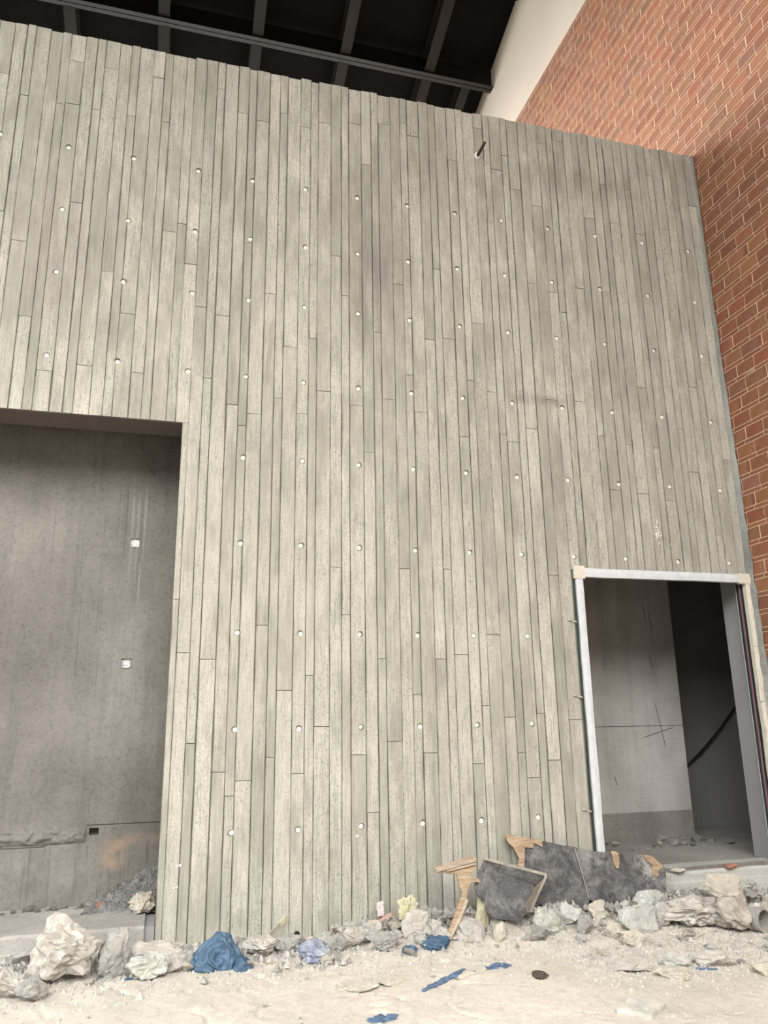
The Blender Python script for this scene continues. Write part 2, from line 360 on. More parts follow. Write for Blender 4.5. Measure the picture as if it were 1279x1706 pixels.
for r, z in enumerate(HR):
    for c, x in enumerate(HC):
        if r < 3 and c > 5: continue
        HOLES.append((x, z))
    if r >= 5:
        for x, zz in ((.02, (4.60, 5.37, 6.01, 6.67)[r - 5]), (-.57, (4.63, 5.40, 6.02, 6.69)[r - 5]), (-1.135, (4.62, 5.41, 6.04, 6.70)[r - 5]), (-1.71, (4.63, 5.41, 6.05, 6.72)[r - 5]), (-2.28, (4.63, 5.41, 6.05, 6.72)[r - 5])):
            HOLES.append((x, zz))
HR_ = .0255
OPENHOLE = (1.05, .03)
cut = MB()
for x, z in HOLES + [OPENHOLE]:
    n0 = len(cut.v); sg = 18
    for y, rr in ((YW - .03, HR_ + .004), (YB + .012, HR_ - .002)):
        for k in range(sg):
            t = 2 * math.pi * k / sg; cut.v.append((x + rr * math.cos(t), y, z + rr * math.sin(t)))
    cut.f.append(tuple(range(n0, n0 + sg))); cut.f.append(tuple(n0 + sg + k for k in reversed(range(sg))))
    for k in range(sg): cut.f.append((n0 + k, n0 + (k + 1) % sg, n0 + sg + (k + 1) % sg, n0 + sg + k))
cutter = link('cutter', cut.mesh('cutter'), None)
def apply_cut(o, cutter=cutter):
    md = o.modifiers.new('b', 'BOOLEAN'); md.operation = 'DIFFERENCE'; md.solver = 'EXACT'; md.object = cutter
    dg = bpy.context.evaluated_depsgraph_get(); m2 = bpy.data.meshes.new_from_object(o.evaluated_get(dg))
    o.modifiers.clear(); o.data = m2

GAPS = [R_.choice([.0022, .0035, .005, .0072]) for _ in S]
def board_piece(i, x0, x1, z0, z1, topfree):
    g0, g1 = GAPS[i], GAPS[i + 1]
    proud = R_.uniform(.0, .004); n = max(2, int((z1 - z0) / .28)); bv = .003
    mb = MB(); yb = YB + .004
    z0 += .0025; z1 -= .0025 if not topfree else R_.uniform(-.012, .014)
    tilt = R_.uniform(-.0015, .0015)
    for k in range(n + 1):
        z = z0 + (z1 - z0) * k / n
        ja = R_.uniform(-.0015, .0015); jb = R_.uniform(-.0015, .0015)
        if R_.random() < .12: ja += .003
        a, b_ = x0 + g0 / 2 + ja, x1 - g1 / 2 + jb
        yf = YW - proud + R_.uniform(-.0006, .0006)
        e = .003 if k in (0, n) else 0
        mb.v += [(a, yb, z), (a, yf + bv + e, z), (a + bv, yf + e, z), (a + bv + .011, yf + e, z), (b_ - bv - .011, yf + tilt + e, z), (b_ - bv, yf + tilt + e, z), (b_, yf + bv + tilt + e, z), (b_, yb, z)]
    for k in range(n):
        for c in range(8):
            d = (c + 1) % 8
            mb.f.append((k * 8 + c, k * 8 + d, (k + 1) * 8 + d, (k + 1) * 8 + c))
    mb.f.append(tuple(range(8))); mb.f.append(tuple(n * 8 + c for c in range(8)))
    t = R_.gauss(.505, .017); rg = R_.choice([.15, .35, .6, .8, 1.0])
    bme = mb.mesh('board_print'); at = bme.attributes.new('edge', 'FLOAT', 'POINT')
    at.data.foreach_set('value', [1, 1, 1, 0, 0, 1, 1, 1] * (n + 1))
    o = link('board_print', bme, M_board, wall, color=(max(.4, min(.58, t)), rg, R_.random(), 1))
    if any(x0 - .04 < hx < x1 + .04 and z0 - .05 < hz < z1 + .05 for hx, hz in HOLES + [OPENHOLE]): apply_cut(o)
npieces = 0
for i in range(len(S) - 1):
    x0, x1 = S[i], S[i + 1]; xm = (x0 + x1) / 2
    zs = J.get(i + 1, [])
    if not zs: b0 = R_.uniform(1, 3.9); zs = [b0, b0 + 3.08, b0 + 6.16]
    zs = sorted(zs)
    while zs[0] - 3.08 > .1: zs = [zs[0] - 3.08] + zs
    while zs[-1] + 3.08 < ZT - .1: zs.append(zs[-1] + 3.08)
    zs = [z for z in zs if z < ZT - .08]
    segs = [-.12] + zs + [ZT]
    for a, b_ in zip(segs[:-1], segs[1:]):
        top = b_ == ZT
        parts = [(x0, x1, a, b_)]
        out = []
        for (p0, p1, q0, q1) in parts:
            if p0 >= OX1 - .001 and p1 <= DX0 - .02: out.append((p0, p1, q0, q1)); continue
            if p0 < OX1:           # over the large opening
                if q1 > OZ1: out.append((p0, p1, max(q0, OZ1), q1))
                if p1 > OX1 and q0 < OZ1: out.append((OX1, p1, q0, min(q1, OZ1)))
                if p0 < -3.3 and q0 < OZ1: out.append((p0, min(p1, -3.3), q0, min(q1, OZ1)))
            else:                  # over the doorway
                if q1 > DZ1: out.append((p0, p1, max(q0, DZ1), q1))
                if p0 < DX0 - .03 and q0 < DZ1: out.append((p0, min(p1, DX0 - .03), q0, min(q1, DZ1)))
        for (p0, p1, q0, q1) in out:
            if q1 - q0 < .04 or p1 - p0 < .02: continue
            board_piece(i, p0, p1, q0, q1, top and q1 == b_); npieces += 1
# narrow strip right of the doorway
bpy.data.objects.remove(cutter)
mb = tube([(OPENHOLE[0], YB - .001, OPENHOLE[1]), (OPENHOLE[0], YB + .01, OPENHOLE[1])], HR_ + .003, 18); mb.build('open_tie_hole', M_hole, wall)
pm = MB()
for sg in (20,):
    rings = [(HR_ - .0052, .0120), (HR_ - .0072, .0085), (.010, .0062), (.0, .0055)]
    for rr, y in rings[:-1]:
        for k in range(sg):
            t = 2 * math.pi * k / sg; pm.v.append((rr * math.cos(t), y, rr * math.sin(t)))
    pm.v.append((0, .0058, 0))
    for r in range(2):
        for k in range(sg): pm.f.append((r * sg + k, r * sg + (k + 1) % sg, (r + 1) * sg + (k + 1) % sg, (r + 1) * sg + k))
    for k in range(sg): pm.f.append((2 * sg + k, 2 * sg + (k + 1) % sg, 3 * sg))
    n0 = len(pm.v)
    for k in range(sg):
        t = 2 * math.pi * k / sg; pm.v.append(((HR_ - .0052) * math.cos(t), .03, (HR_ - .0052) * math.sin(t)))
    for k in range(sg): pm.f.append((k, n0 + k, n0 + (k + 1) % sg, (k + 1) % sg))
plug_me = pm.mesh('tie_hole_plug')
for x, z in HOLES:
    o = link('tie_hole_plug', plug_me, M_plug, wall); o.location = (x + R_.uniform(-.006, .006), YW + R_.uniform(-.002, .003), z + R_.uniform(-.008, .008))

# rough coping of spilled mortar on the wall top
mb = MB(); xs = [WX0 + .06 * i for i in range(int((5.62 - WX0) / .06) + 1)]
for x in xs:
    h = .006 + .014 * max(0, noise.noise(Vector((x * 3, 0, 0)))) + .02 * max(0, noise.noise(Vector((x * .8, 5, 0))))
    for y, z in ((YW + .012, ZT - .05), (YW + .004, ZT - .008), (YW + .03, ZT + h), (YW + TH - .01, ZT + h)): mb.v.append((x, y + .004 * noise.noise(Vector((x * 7, 1, z))), z))
for i in range(len(xs) - 1):
    for c in range(3): mb.f.append((i * 4 + c, i * 4 + c + 1, (i + 1) * 4 + c + 1, (i + 1) * 4 + c))
mb.build('coping_mortar', M_joint, wall, smooth=True)

# pale spatter marks on the boards
M_spat = simple('white_spatter', (.78, .77, .72), .8, 0, 90, .2, .8)
def spatter(x, z, w, h, n, name='mortar_spatter'):
    bm = bmesh.new()
    for k in range(n):
        c = Vector((x + R_.gauss(0, w), YW - .006, z + R_.gauss(0, h))); r = R_.uniform(.004, .012)
        g = bmesh.ops.create_icosphere(bm, subdivisions=1, radius=r, matrix=Matrix.Translation(c) @ Matrix.Diagonal((R_.uniform(.6, 1.4), .5, R_.uniform(.6, 1.6), 1)))
    o = link(name, bm_mesh(bm, name), M_spat, wall); return o
spatter(4.60, 3.33, .02, .06, 26); spatter(.155, .57, .012, .003, 3); spatter(.13, .42, .014, .003, 3); spatter(1.52, .72, .015, .02, 4)

# rebar stub
rb = empty('rebar_stub', (2.889, YW, 7.41), 'short rusty steel bar sticking out near the top of the concrete wall', 'rebar')
mb = tube([(0, .02, 0), (0, -.10, .002), (.003, -.205, .006)], .0145, 10)
rod = mb.build('rod', M_rust, rb, smooth=True)
mb = MB()
for k in range(8): 
    t = tube([(math.cos(a) * .016, -.02 - k * .022, math.sin(a) * .016) for a in [2 * math.pi * j / 10 for j in range(11)]], .002, 5, False)
    n = len(mb.v); mb.v += t.v; mb.f += [tuple(i + n for i in f) for f in t.f]
mb.build('ribs', M_rust, rb)
bm = bmesh.new(); bmesh.ops.create_uvsphere(bm, u_segments=14, v_segments=8, radius=1, matrix=Matrix.Translation((0, 0, 0)) @ Matrix.Diagonal((.035, .010, .04, 1)))
for v in bm.verts: v.co *= 1 + .25 * noise.noise(v.co * 60)
link('mortar_collar', bm_mesh(bm, 'mortar_collar'), M_spat, rb, smooth=True)

# ------------------------------------------------------------------ brick wall on the right
XR = 5.629
YE = 17.5; ZBT = 12.22
mb = MB()
mb.box(XR + .0006, XR + .24, -4.0, 6.875, -.1, ZBT)
mb.box(XR + .0006, XR + .24, 6.875, YE, 4.0, ZBT)
wall_r = mb.build('wall_right', M_mortar, kind='structure', label='red brick side wall with thin cream mortar joints')
mb = MB()
pr = [(-4.0, ZBT), (YE, ZBT), (YE, 12.999 + CZ - .3266 * (YE - 10.495) + .3), (-4.0, 12.999 + CZ - .3266 * (-4 - 10.495) + .3)]
n = len(mb.v)
for X in (XR - .006, XR + .24): mb.v += [(X, y, z) for y, z in pr]
mb.f += [(0, 1, 2, 3), (7, 6, 5, 4)] + [(k, k + 4, (k + 1) % 4 + 4, (k + 1) % 4) for k in range(4)]
mb.build('wall_upper', M_white, kind='structure', label='white plastered wall above the brickwork')

PER, MOD = .807, .1744
Y_H, Z_K = 5.9167, 5.407 + CZ
bricks = []     # (y0,y1,z0,z1)
JT = .0045
k0 = int((-.05 - Z_K) / MOD) - 1; k1 = int((ZBT - Z_K) / MOD) + 1
for k in range(k0, k1 + 1):
    zc = Z_K + k * MOD; zlo, zhi = zc - .0625, zc + .0625
    ph = Y_H + (0 if k % 2 == 0 else PER / 2)
    m0 = int((-1 - ph) / PER) - 1
    for m_ in range(m0, int((YE - ph) / PER) + 2):
        c = ph + m_ * PER
        items = [(c - .0275, c + .0275)] + [(c + .0315 + j * .248, c + .0315 + j * .248 + .240) for j in range(3)]
        for a, b_ in items: bricks.append((a - .0013, b_ + .0013, zlo, zhi))
    z2a, z2b = zhi + .0055, zhi + .0055 + .0384
    for m_ in range(m0, int((YE - ph) / PER) + 2):
        c = ph + m_ * PER + .13
        for j in range(3): bricks.append((c + j * .269 + .0028, c + (j + 1) * .269 - .0028, z2a, z2b))
def px(p):
    d = Vector(p) - Vector((0, 0, CZ)); w = d.dot(FW)
    return (IW / 2 + FPX * d.dot(RT) / w, IH / 2 - FPX * d.dot(UP) / w) if w > .1 else (1e6, 1e6)
vis = []; rest = []
for b_ in bricks:
    a0, a1, z0, z1 = b_
    if a1 > YE or a0 < -1 or z1 > ZBT or z0 < -.1: 
        if a0 < -1 or a1 > YE or z0 > ZBT or z1 < 0: continue
        z1 = min(z1, ZBT)
    if a0 < 6.50 < a1 and z1 < ZT: a1 = 6.495
    if 6.495 <= a0 and z1 < ZT - .3: continue
    if a1 - a0 < .012: continue
    b_ = (a0, a1, z0, z1)
    q = [px((XR, y, z)) for y, z in ((a0, z0), (a1, z0), (a1, z1), (a0, z1))]
    inside = any(0 <= x <= IW and 0 <= y <= IH for x, y in q)
    if inside and a0 > 6.5:
        zz = CZ + (z1 - CZ) * 6.5 / a0
        if zz < ZT: inside = False
    ar = abs(sum(q[i][0] * q[(i + 1) % 4][1] - q[(i + 1) % 4][0] * q[i][1] for i in range(4))) / 2 if inside else 0
    (vis if ar > 0 else rest).append((ar, b_))
vis.sort(key=lambda t: -t[0])
single, rest = vis[:300], [b_ for _, b_ in vis[300:]] + [b_ for _, b_ in rest]
cache = {}
def brick_mesh(w, h):
    key = (round(w, 3), round(h, 3))
    if key not in cache:
        mb = MB(); bv = .0008; d = .012
        for X, e in ((d, 0), (bv, 0), (0, bv)):
            mb.v += [(X, -w / 2 + e, -h / 2 + e), (X, w / 2 - e, -h / 2 + e), (X, w / 2 - e, h / 2 - e), (X, -w / 2 + e, h / 2 - e)]
        for l in range(2):
            for c in range(4): mb.f.append((l * 4 + c, l * 4 + (c + 1) % 4, l * 4 + 4 + (c + 1) % 4, l * 4 + 4 + c))
        mb.f.append((8, 9, 10, 11)); mb.f.append((3, 2, 1, 0))
        m = mb.mesh('brick'); m.materials.append(M_brick); cache[key] = m
    return cache[key]
rb_ = random.Random(11)
for _, (a0, a1, z0, z1) in single:
    o = link('brick', brick_mesh(a1 - a0, z1 - z0), None, wall_r, color=brick_col(rb_))
    o.location = (XR - rb_.uniform(.0003, .0012), (a0 + a1) / 2, (z0 + z1) / 2)
mb = MB(); cols = []
for a0, a1, z0, z1 in rest:
    n = len(mb.v); p = rb_.uniform(.0003, .0012)
    mb.v += [(XR + .008, a0, z0), (XR + .008, a1, z0), (XR + .008, a1, z1), (XR + .008, a0, z1)]
    e = .0008
    mb.v += [(XR - p, a0 + e, z0 + e), (XR - p, a1 - e, z0 + e), (XR - p, a1 - e, z1 - e), (XR - p, a0 + e, z1 - e)]
    mb.f.append((n + 7, n + 6, n + 5, n + 4))
    for c in range(4): mb.f.append((n + c, n + 4 + c, n + 4 + (c + 1) % 4, n + (c + 1) % 4))
    cc = brick_col(rb_); cols += [cc] * 8
me = bpy.data.meshes.new('brick_field'); me.from_pydata(mb.v, [], mb.f)
ca = me.color_attributes.new('tint', 'FLOAT_COLOR', 'POINT')
ca.data.foreach_set('color', [c for cc in cols for c in cc])
link('brick_field', me, M_brickm, wall_r, kind='stuff')

# rough mortar seal where the concrete wall meets the brick
mb = MB(); zs = [i * .05 for i in range(-2, 160)]
for z in zs:
    w = .012 + .055 * min(1, max(0, (6.6 - z) / 4.5)) ; w *= 1 + .35 * noise.noise(Vector((z * 6, 0, 3)))
    q = .010 * noise.noise(Vector((z * 11, 2, 3)))
    mb.v += [(XR - .01, YW - w * 1.05, z), (XR - .014 - .2 * w + q * .4, YW - w * .75 + q, z), (XR - .02 - .45 * w, YW - .018 + q, z), (XR - .03 - .4 * w, YW + .004, z)]
for i in range(len(zs) - 1):
    for c in range(3): mb.f.append((i * 4 + c, i * 4 + c + 1, (i + 1) * 4 + c + 1, (i + 1) * 4 + c))
mb.build('trim_1', M_seal, kind='structure', label='rough grey mortar seal between concrete wall and brick wall')

# ------------------------------------------------------------------ roof
SL = -.3266
def zr(y): return 12.999 + CZ + SL * (y - 10.495)
RY0, RY1, RX0 = 6.9, 14.0, -12.0
mb = MB(); n = 90; th = .05
for i in range(n + 1):
    x = RX0 + (5.62 - RX0) * i / n; rib = .03 if i % 3 == 0 else 0
    for y in (RY0, RY1): mb.v += [(x, y, zr(y) - rib * 0), (x, y, zr(y) + th)]
for i in range(n):
    a = i * 4; c = a + 4
    mb.f += [(a, c, c + 2, a + 2), (a + 1, a + 3, c + 3, c + 1), (a, a + 1, c + 1, c), (a + 2, c + 2, c + 3, a + 3)]
mb.f += [(0, 2, 3, 1), (n * 4, n * 4 + 1, n * 4 + 3, n * 4 + 2)]
ceil_ = mb.build('ceiling', M_deck, kind='structure', label='sloping black metal roof deck on steel beams')
u = Vector((0, 1, SL)).normalized(); nrm = Vector((0, -SL, 1)).normalized(); ex = Vector((1, 0, 0))
def ibeam(name, c, axis, up, side, L_, depth, fl, tw=.012, tf=.016, edge=True):
    mb = MB()
    mb.obox(c - up * depth / 2, axis * L_ / 2, side * tw / 2, up * (depth / 2 - tf))
    mb.obox(c - up * (depth - tf / 2), axis * L_ / 2, side * fl / 2, up * tf / 2)
    mb.obox(c - up * (tf / 2 + .002), axis * L_ / 2, side * fl / 2, up * tf / 2)
    return mb.build(name, M_black, ceil_)
for x in [2.61 - 1.645 * 7, 2.61 - 1.645 * 6, 2.61 - 1.645 * 5, 2.61 - 1.645 * 4, -2.30, -.70, .955, 2.60, 4.27]:
    ym = (RY0 + RY1) / 2; c = Vector((x, ym, zr(ym) - .002))
    ibeam('rafter', c, u, nrm, ex, (RY1 - RY0) / u.y - .02, .44, .20)
c = Vector((5.10, 12.9, zr(12.9))); ibeam('rafter', c, u, nrm, ex, 2.1, .40, .18)
for y in (11.75 - 3.7, 11.75):
    d = .50 if y != 11.75 else .52
    up = Vector((0, 0, 1))
    mb = MB(); zt = zr(y); zb = 12.10 + CZ if y == 11.75 else zt - .55
    mb.box(RX0, 5.61, y - .008, y + .008, zb, zt - .05)
    mb.box(RX0, 5.61, y - .09, y + .09, zb - .0, zb + .016)
    mb.build('girder', M_black, ceil_)
# light gauge purlins under the deck between the rafters
for y in (9.2, 10.4, 13.2):
    mb = MB(); mb.box(RX0, 5.61, y - .03, y + .03, zr(y) - .13, zr(y) - .01); mb.build('purlin', M_deck, ceil_)

# unseen canopy added over the yard to keep sky light off the upper wall
mb = MB(); mb.box(-14, 5.62, -3.0, 6.7, 11.0, 11.25); mb.box(-14, 5.62, 6.7, 6.8, 11.0, zr(6.8) + .1)
for x in (-10, -6.5, -3, .5, 4): mb.box(x - .08, x + .08, -3.0, 6.7, 10.85, 11.0)
mb.build('added_canopy', M_deck, kind='structure', label='added unseen dark canopy shading the upper wall')

# ------------------------------------------------------------------ recess behind the large opening
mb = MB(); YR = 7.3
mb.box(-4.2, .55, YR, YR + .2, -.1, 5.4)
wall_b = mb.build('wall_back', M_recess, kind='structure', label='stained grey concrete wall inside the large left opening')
mb = MB()
for x, z, w, h in ((-.363, 3.211, .044, .044), (-.369, 2.121, .044, .044), (-.53, .745, .038, .028)): mb.box(x - w, x + w, YR - .05, YR + .10, z - h, z + h)
c2 = link('cutter', mb.mesh('cutter'), None); apply_cut(wall_b, c2); bpy.data.objects.remove(c2)
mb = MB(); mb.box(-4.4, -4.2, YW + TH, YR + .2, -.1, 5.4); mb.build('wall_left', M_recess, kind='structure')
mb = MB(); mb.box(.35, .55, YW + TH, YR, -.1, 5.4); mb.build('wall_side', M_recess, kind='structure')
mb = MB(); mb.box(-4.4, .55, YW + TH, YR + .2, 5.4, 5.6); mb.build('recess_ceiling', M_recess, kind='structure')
# floor slab of the recess, its front edge flush with the wall
mb = MB()
def strip_slab(mb, x0, x1, yf, yb, zt, zb, nx=60, ny=8, amp=.004, seed=0):
    n0 = len(mb.v)
    rows = [(yf, zb), (yf, zt - .02), (yf + .006, zt - .004)] + [(yf + .02 + (yb - yf - .02) * j / ny, zt) for j in range(ny + 1)]
    for y, z in rows:
        for i in range(nx + 1):
            x = x0 + (x1 - x0) * i / nx; e = amp * noise.noise(Vector((x * 6, y * 6, z * 6 + seed)))
            mb.v.append((x, y + (e if y < yf + .01 else 0), z + (e if z > zb else 0)))
    for j in range(len(rows) - 1):
        for i in range(nx): a = n0 + j * (nx + 1) + i; mb.f.append((a, a + 1, a + nx + 2, a + nx + 1))
    # ends and back
    for i in (0, nx):
        mb.f.append(tuple(n0 + j * (nx + 1) + i for j in range(len(rows))) )
strip_slab(mb, -3.28, -.073, YW - .03, YR, .186, -.1, 90)
sl = mb.build('floor_slab', M_slab, kind='structure', label='pale concrete floor slab edge under the large opening')
mb = MB(); mb.box(-.071, -.002, YW + .0, YR, -.1, .17); mb.build('slab_patch', M_jamb, sl)
mb = MB()
strip_slab(mb, -3.27, -.078, YW - .034, YW - .02, .083, -.1, 90, 1, .006, 4); mb.build('slab_lower_lip', M_slab, sl)
# broken cold joint across the back wall
mb = MB(); nxx, nz = 160, 12
for j in range(nz + 1):
    for i in range(nxx + 1):
        x = -4.1 + 3.5 * i / nxx; t = j / nz
        edge = 1 - abs(2 * t - 1) ** 3
        z = .655 + .13 * t + .02 * noise.noise(Vector((x * 5, t, 0)))
        d = edge * (.022 + .055 * abs(noise.noise(Vector((x * 9, z * 16, 2)))) + .012 * noise.noise(Vector((x * 30, z * 30, 2))))
        mb.v.append((x, YR + .003 - d, z))
for j in range(nz):
    for i in range(nxx): a = j * (nxx + 1) + i; mb.f.append((a, a + 1, a + nxx + 2, a + nxx + 1))
mb.build('rough_cold_joint', M_recess, wall_b)
M_groove = simple('dark_groove_line', (.05, .045, .04), .9)  # dark colour for joint lines and scratches
mb = MB(); mb.box(-.60, .3, YR - .004, YR + .001, .795, .800); mb.box(-4.1, -.9, YR - .004, YR + .001, .645, .650); mb.build('joint_line', M_groove, wall_b)
M_foil = simple('crumpled_white_film', (.92, .93, .88), .3, 0, 50, .25, .9, 30)
M_box = simple('galvanised_box', (.20, .20, .17), .4, .6)
for x, z, lab in ((-.363, 3.211, 'upper square metal electrical box set in the dark recess wall'), (-.369, 2.121, 'lower square metal electrical box set in the recess wall, filled with white film')):
    e = empty('electrical_box', (x, YR, z), lab, 'electrical box')
    mb = MB()
    for a in ((-.043, -.039, -.043, .043), (.039, .043, -.043, .043), (-.039, .039, -.043, -.039), (-.039, .039, .039, .043)): mb.box(a[0], a[1], -.006, .06, a[2], a[3])
    mb.build('case', M_box, e)
    bm = bmesh.new(); bmesh.ops.create_grid(bm, x_segments=10, y_segments=10, size=.0385)
    for v in bm.verts: v.co = Vector((v.co.x, 0.022 + .020 * noise.noise(v.co * 60 + Vector((x * 90, z, 0))), v.co.y))
    link('crumpled_film', bm_mesh(bm, 'crumpled_film'), M_foil, e)

# ------------------------------------------------------------------ room behind the doorway
FZ = .273
mb = MB(); mb.box(2.8, 8.2, YW - .02, 9.2, -.1, FZ - .003); mb.build('inner_floor', M_floorin, kind='structure')
mb = MB(); mb.box(2.8, 5.862, 8.2, 8.45, FZ - .01, 4.0); pt = mb.build('wall_partition', M_part, kind='structure', label='grey concrete partition seen through the doorway')
mb = MB(); mb.box(2.81, 5.861, 8.193, 8.21, FZ - .01, .555); mb.build('plinth', concrete('rough_plinth_concrete', (.16, .15, .135), (.30, .285, .255), .3, .6), pt)
mb = MB(); mb.box(2.85, 5.86, 8.196, 8.201, 1.482, 1.488); mb.build('joint_line', M_groove, pt)
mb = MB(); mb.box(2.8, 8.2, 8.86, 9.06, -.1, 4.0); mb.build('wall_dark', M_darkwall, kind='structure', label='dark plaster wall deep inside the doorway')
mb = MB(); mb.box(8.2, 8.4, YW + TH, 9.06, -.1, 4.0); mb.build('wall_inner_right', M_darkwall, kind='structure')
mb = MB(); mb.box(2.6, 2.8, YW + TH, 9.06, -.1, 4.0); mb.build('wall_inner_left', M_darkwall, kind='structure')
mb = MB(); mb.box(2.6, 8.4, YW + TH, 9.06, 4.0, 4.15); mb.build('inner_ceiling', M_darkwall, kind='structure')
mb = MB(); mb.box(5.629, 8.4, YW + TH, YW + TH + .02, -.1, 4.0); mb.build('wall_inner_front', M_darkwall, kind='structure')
mb = MB(); mb.box(5.575, 5.63, 6.62, 6.90, FZ, DZ1); mb.build('door_reveal', M_jamb, kind='structure', label='grey concrete reveal on the right of the doorway')
# scratches on the partition
mb = MB()
for (xa, za), (xb, zb) in (((5.33, 1.36), (5.72, 1.46)), ((5.52, 1.72), (5.60, 1.25)), ((5.5, 2.3), (5.53, 2.15)), ((5.48, 2.9), (5.5, 2.7)), ((5.55, 2.8), (5.58, 2.6)), ((4.9, .95), (4.93, .85))):
    d = Vector((xb - xa, 0, zb - za)); c = Vector(((xa + xb) / 2, 8.197, (za + zb) / 2))
    mb.obox(c, d / 2, Vector((0, .001, 0)), Vector((-d.z, 0, d.x)).normalized() * .003)
mb.build('scratch_marks', M_groove, pt)

# metal door frame wrapped in white film
dr = empty('door_1', ((DX0 + DX1) / 2, YW, FZ), None, None, kind='structure')
dr['label'] = 'metal door frame wrapped in white film at the right end of the wall'
def wpart(name, mb_, m): 
    o = mb_.build(name, m); o.parent = dr; o.matrix_parent_inverse = Matrix.Translation(-dr.location); return o
def wavy_strip(x0, x1, z0, z1, yf, yb, vert, amp=.004, n=40, seed=0):
    mb = MB()
    for k in range(n + 1):
        t = k / n
        if vert:
            z = z0 + (z1 - z0) * t; a = amp * noise.noise(Vector((seed, 0, z * 3.1))); b_ = amp * noise.noise(Vector((seed, 9, z * 2.3)))
            y = yf + .003 * noise.noise(Vector((seed, 3, z * 5)))
            P = [(x0 + a, yb, z), (x0 + a, y, z), ((x0 + x1) / 2, y - .004, z), (x1 + b_, y, z), (x1 + b_, yb, z)]
        else:
            x = x0 + (x1 - x0) * t; a = amp * noise.noise(Vector((seed, 0, x * 3.1))); b_ = amp * noise.noise(Vector((seed, 9, x * 2.3)))
            y = yf + .003 * noise.noise(Vector((seed, 3, x * 5)))
            P = [(x, yb, z0 + a), (x, y, z0 + a), (x, y - .004, (z0 + z1) / 2), (x, y, z1 + b_), (x, yb, z1 + b_)]
        mb.v += P
    for k in range(n):
        for c in range(4): mb.f.append((k * 5 + c, k * 5 + c + 1, k * 5 + 6 + c, k * 5 + 5 + c))
        mb.f.append((k * 5 + 4, k * 5, k * 5 + 5, k * 5 + 9))
    mb.f += [(0, 1, 2, 3, 4), tuple(n * 5 + c for c in range(5))]
    return mb
wpart('wrapped_jamb', wavy_strip(3.650, 3.722, FZ, 2.89, YW - .020, YW + .03, True, .006, 50, 1), M_tape)
wpart('wrapped_head', wavy_strip(3.70, 5.58, 2.880, 2.962, YW - .024, YW + .03, False, .005, 50, 2), M_tape)
wpart('wrapped_jamb', wavy_strip(5.535, 5.598, FZ, 2.89, YW - .020, YW + .03, True, .008, 50, 3), M_tapey)
wpart('corner_tape', wavy_strip(3.632, 3.745, 2.862, 2.985, YW - .027, YW + .02, False, .004, 6, 4), M_tapey)
wpart('corner_tape', wavy_strip(5.46, 5.622, 2.868, 2.968, YW - .027, YW + .02, False, .006, 8, 5), M_tapey)
# loose film end pieces on the right jamb
for z0, z1, a in ((2.25, 2.5, .012), (1.72, 1.86, -.01), (1.2, 1.5, .008)):
    wpart('film_flap', wavy_strip(5.53 + a, 5.57 + a, z0, z1, YW - .030, YW - .018, True, .005, 8, z0), M_tapey)
def pbox(name, m, *a): mb = MB(); mb.box(*a); return wpart(name, mb, m)
pbox('steel_jamb', M_green, 5.555, 5.61, YW + .008, YW + .125, FZ, 2.93)
pbox('rebate', M_green, 5.530, 5.556, YW + .062, YW + .118, FZ, 2.90)
pbox('protective_film', M_pink, 5.526, 5.531, YW + .060, YW + .082, FZ, 2.89)
pbox('zinc_edge', M_silver, 5.528, 5.556, YW + .119, YW + .127, FZ, 2.88)
pbox('steel_jamb', M_green, 3.652, 3.700, YW + .008, YW + .125, FZ, 2.93)
pbox('steel_head', M_green, 3.652, 5.60, YW + .008, YW + .125, 2.90, 2.955)
pbox('protective_film', M_pink, 3.73, 5.53, YW + .040, YW + .062, 2.894, 2.8995)
for z0, z1 in ((2.57, 2.70), (2.16, 2.29), (.56, .68)):
    h = pbox('hinge', M_hinge, 3.716, 3.730, YW + .002, YW + .012, z0, z1)
    mb = tube([(3.727, YW - .002, z0 + .004), (3.727, YW - .002, z1 - .004)], .005, 8)
    k = mb.build('hinge_pin', M_hinge); k.parent = h; k.matrix_parent_inverse = Matrix.Translation(-dr.location)
# dark strip filling the gap beside the frame
mb = MB(); mb.box(3.630, 3.652, YW + .002, YW + .03, FZ, DZ1); mb.build('jamb_gap', M_green, wall)
# bent wire anchors of the frame
M_galv = simple('galvanised_wire', (.45, .43, .38), .5, .5, 40, .3)
for z, lab in ((2.466, 'upper bent metal anchor tab beside the white door frame'), (1.784, 'middle bent metal anchor tab beside the white door frame'), (.815, 'lowest bent metal anchor tab beside the white door frame')):
    e = empty('frame_anchor', (3.60, YW - .006, z), lab, 'metal anchor')
    mb = MB(); mb.obox((-.02, -.005, 0), Vector((.045, 0, -.012)), Vector((0, .003, 0)), Vector((.002, 0, .008))); mb.build('strap', M_galv, e)
    bm = bmesh.new(); bmesh.ops.create_uvsphere(bm, u_segments=10, v_segments=6, radius=.012, matrix=Matrix.Translation((-.045, -.006, .006))); link('screw_head', bm_mesh(bm, 'screw_head'), M_galv, e, smooth=True)

# hanging cable in the dark room
pts = []
P0, P1 = Vector((7.75, 8.80, 2.55)), Vector((6.1, 8.80, .86))
for i in range(25):
    t = i / 24; p = P0.lerp(P1, t); p.z -= .62 * t * (1 - t) * 1.5 * (1 - .35 * t); pts.append(p)
cb_ = tube(pts, .011, 8).build('hanging_cable', M_cable, label='black cable hanging across the dark wall inside the doorway', cat='cable')
cb_['category'] = 'cable'
mb = tube([pts[13] + Vector((0, -.014, 0)), pts[16] + Vector((0, -.016, 0)), pts[19] + Vector((0, -.014, -.004))], .008, 6); mb.build('cable_splice', M_cable, cb_)

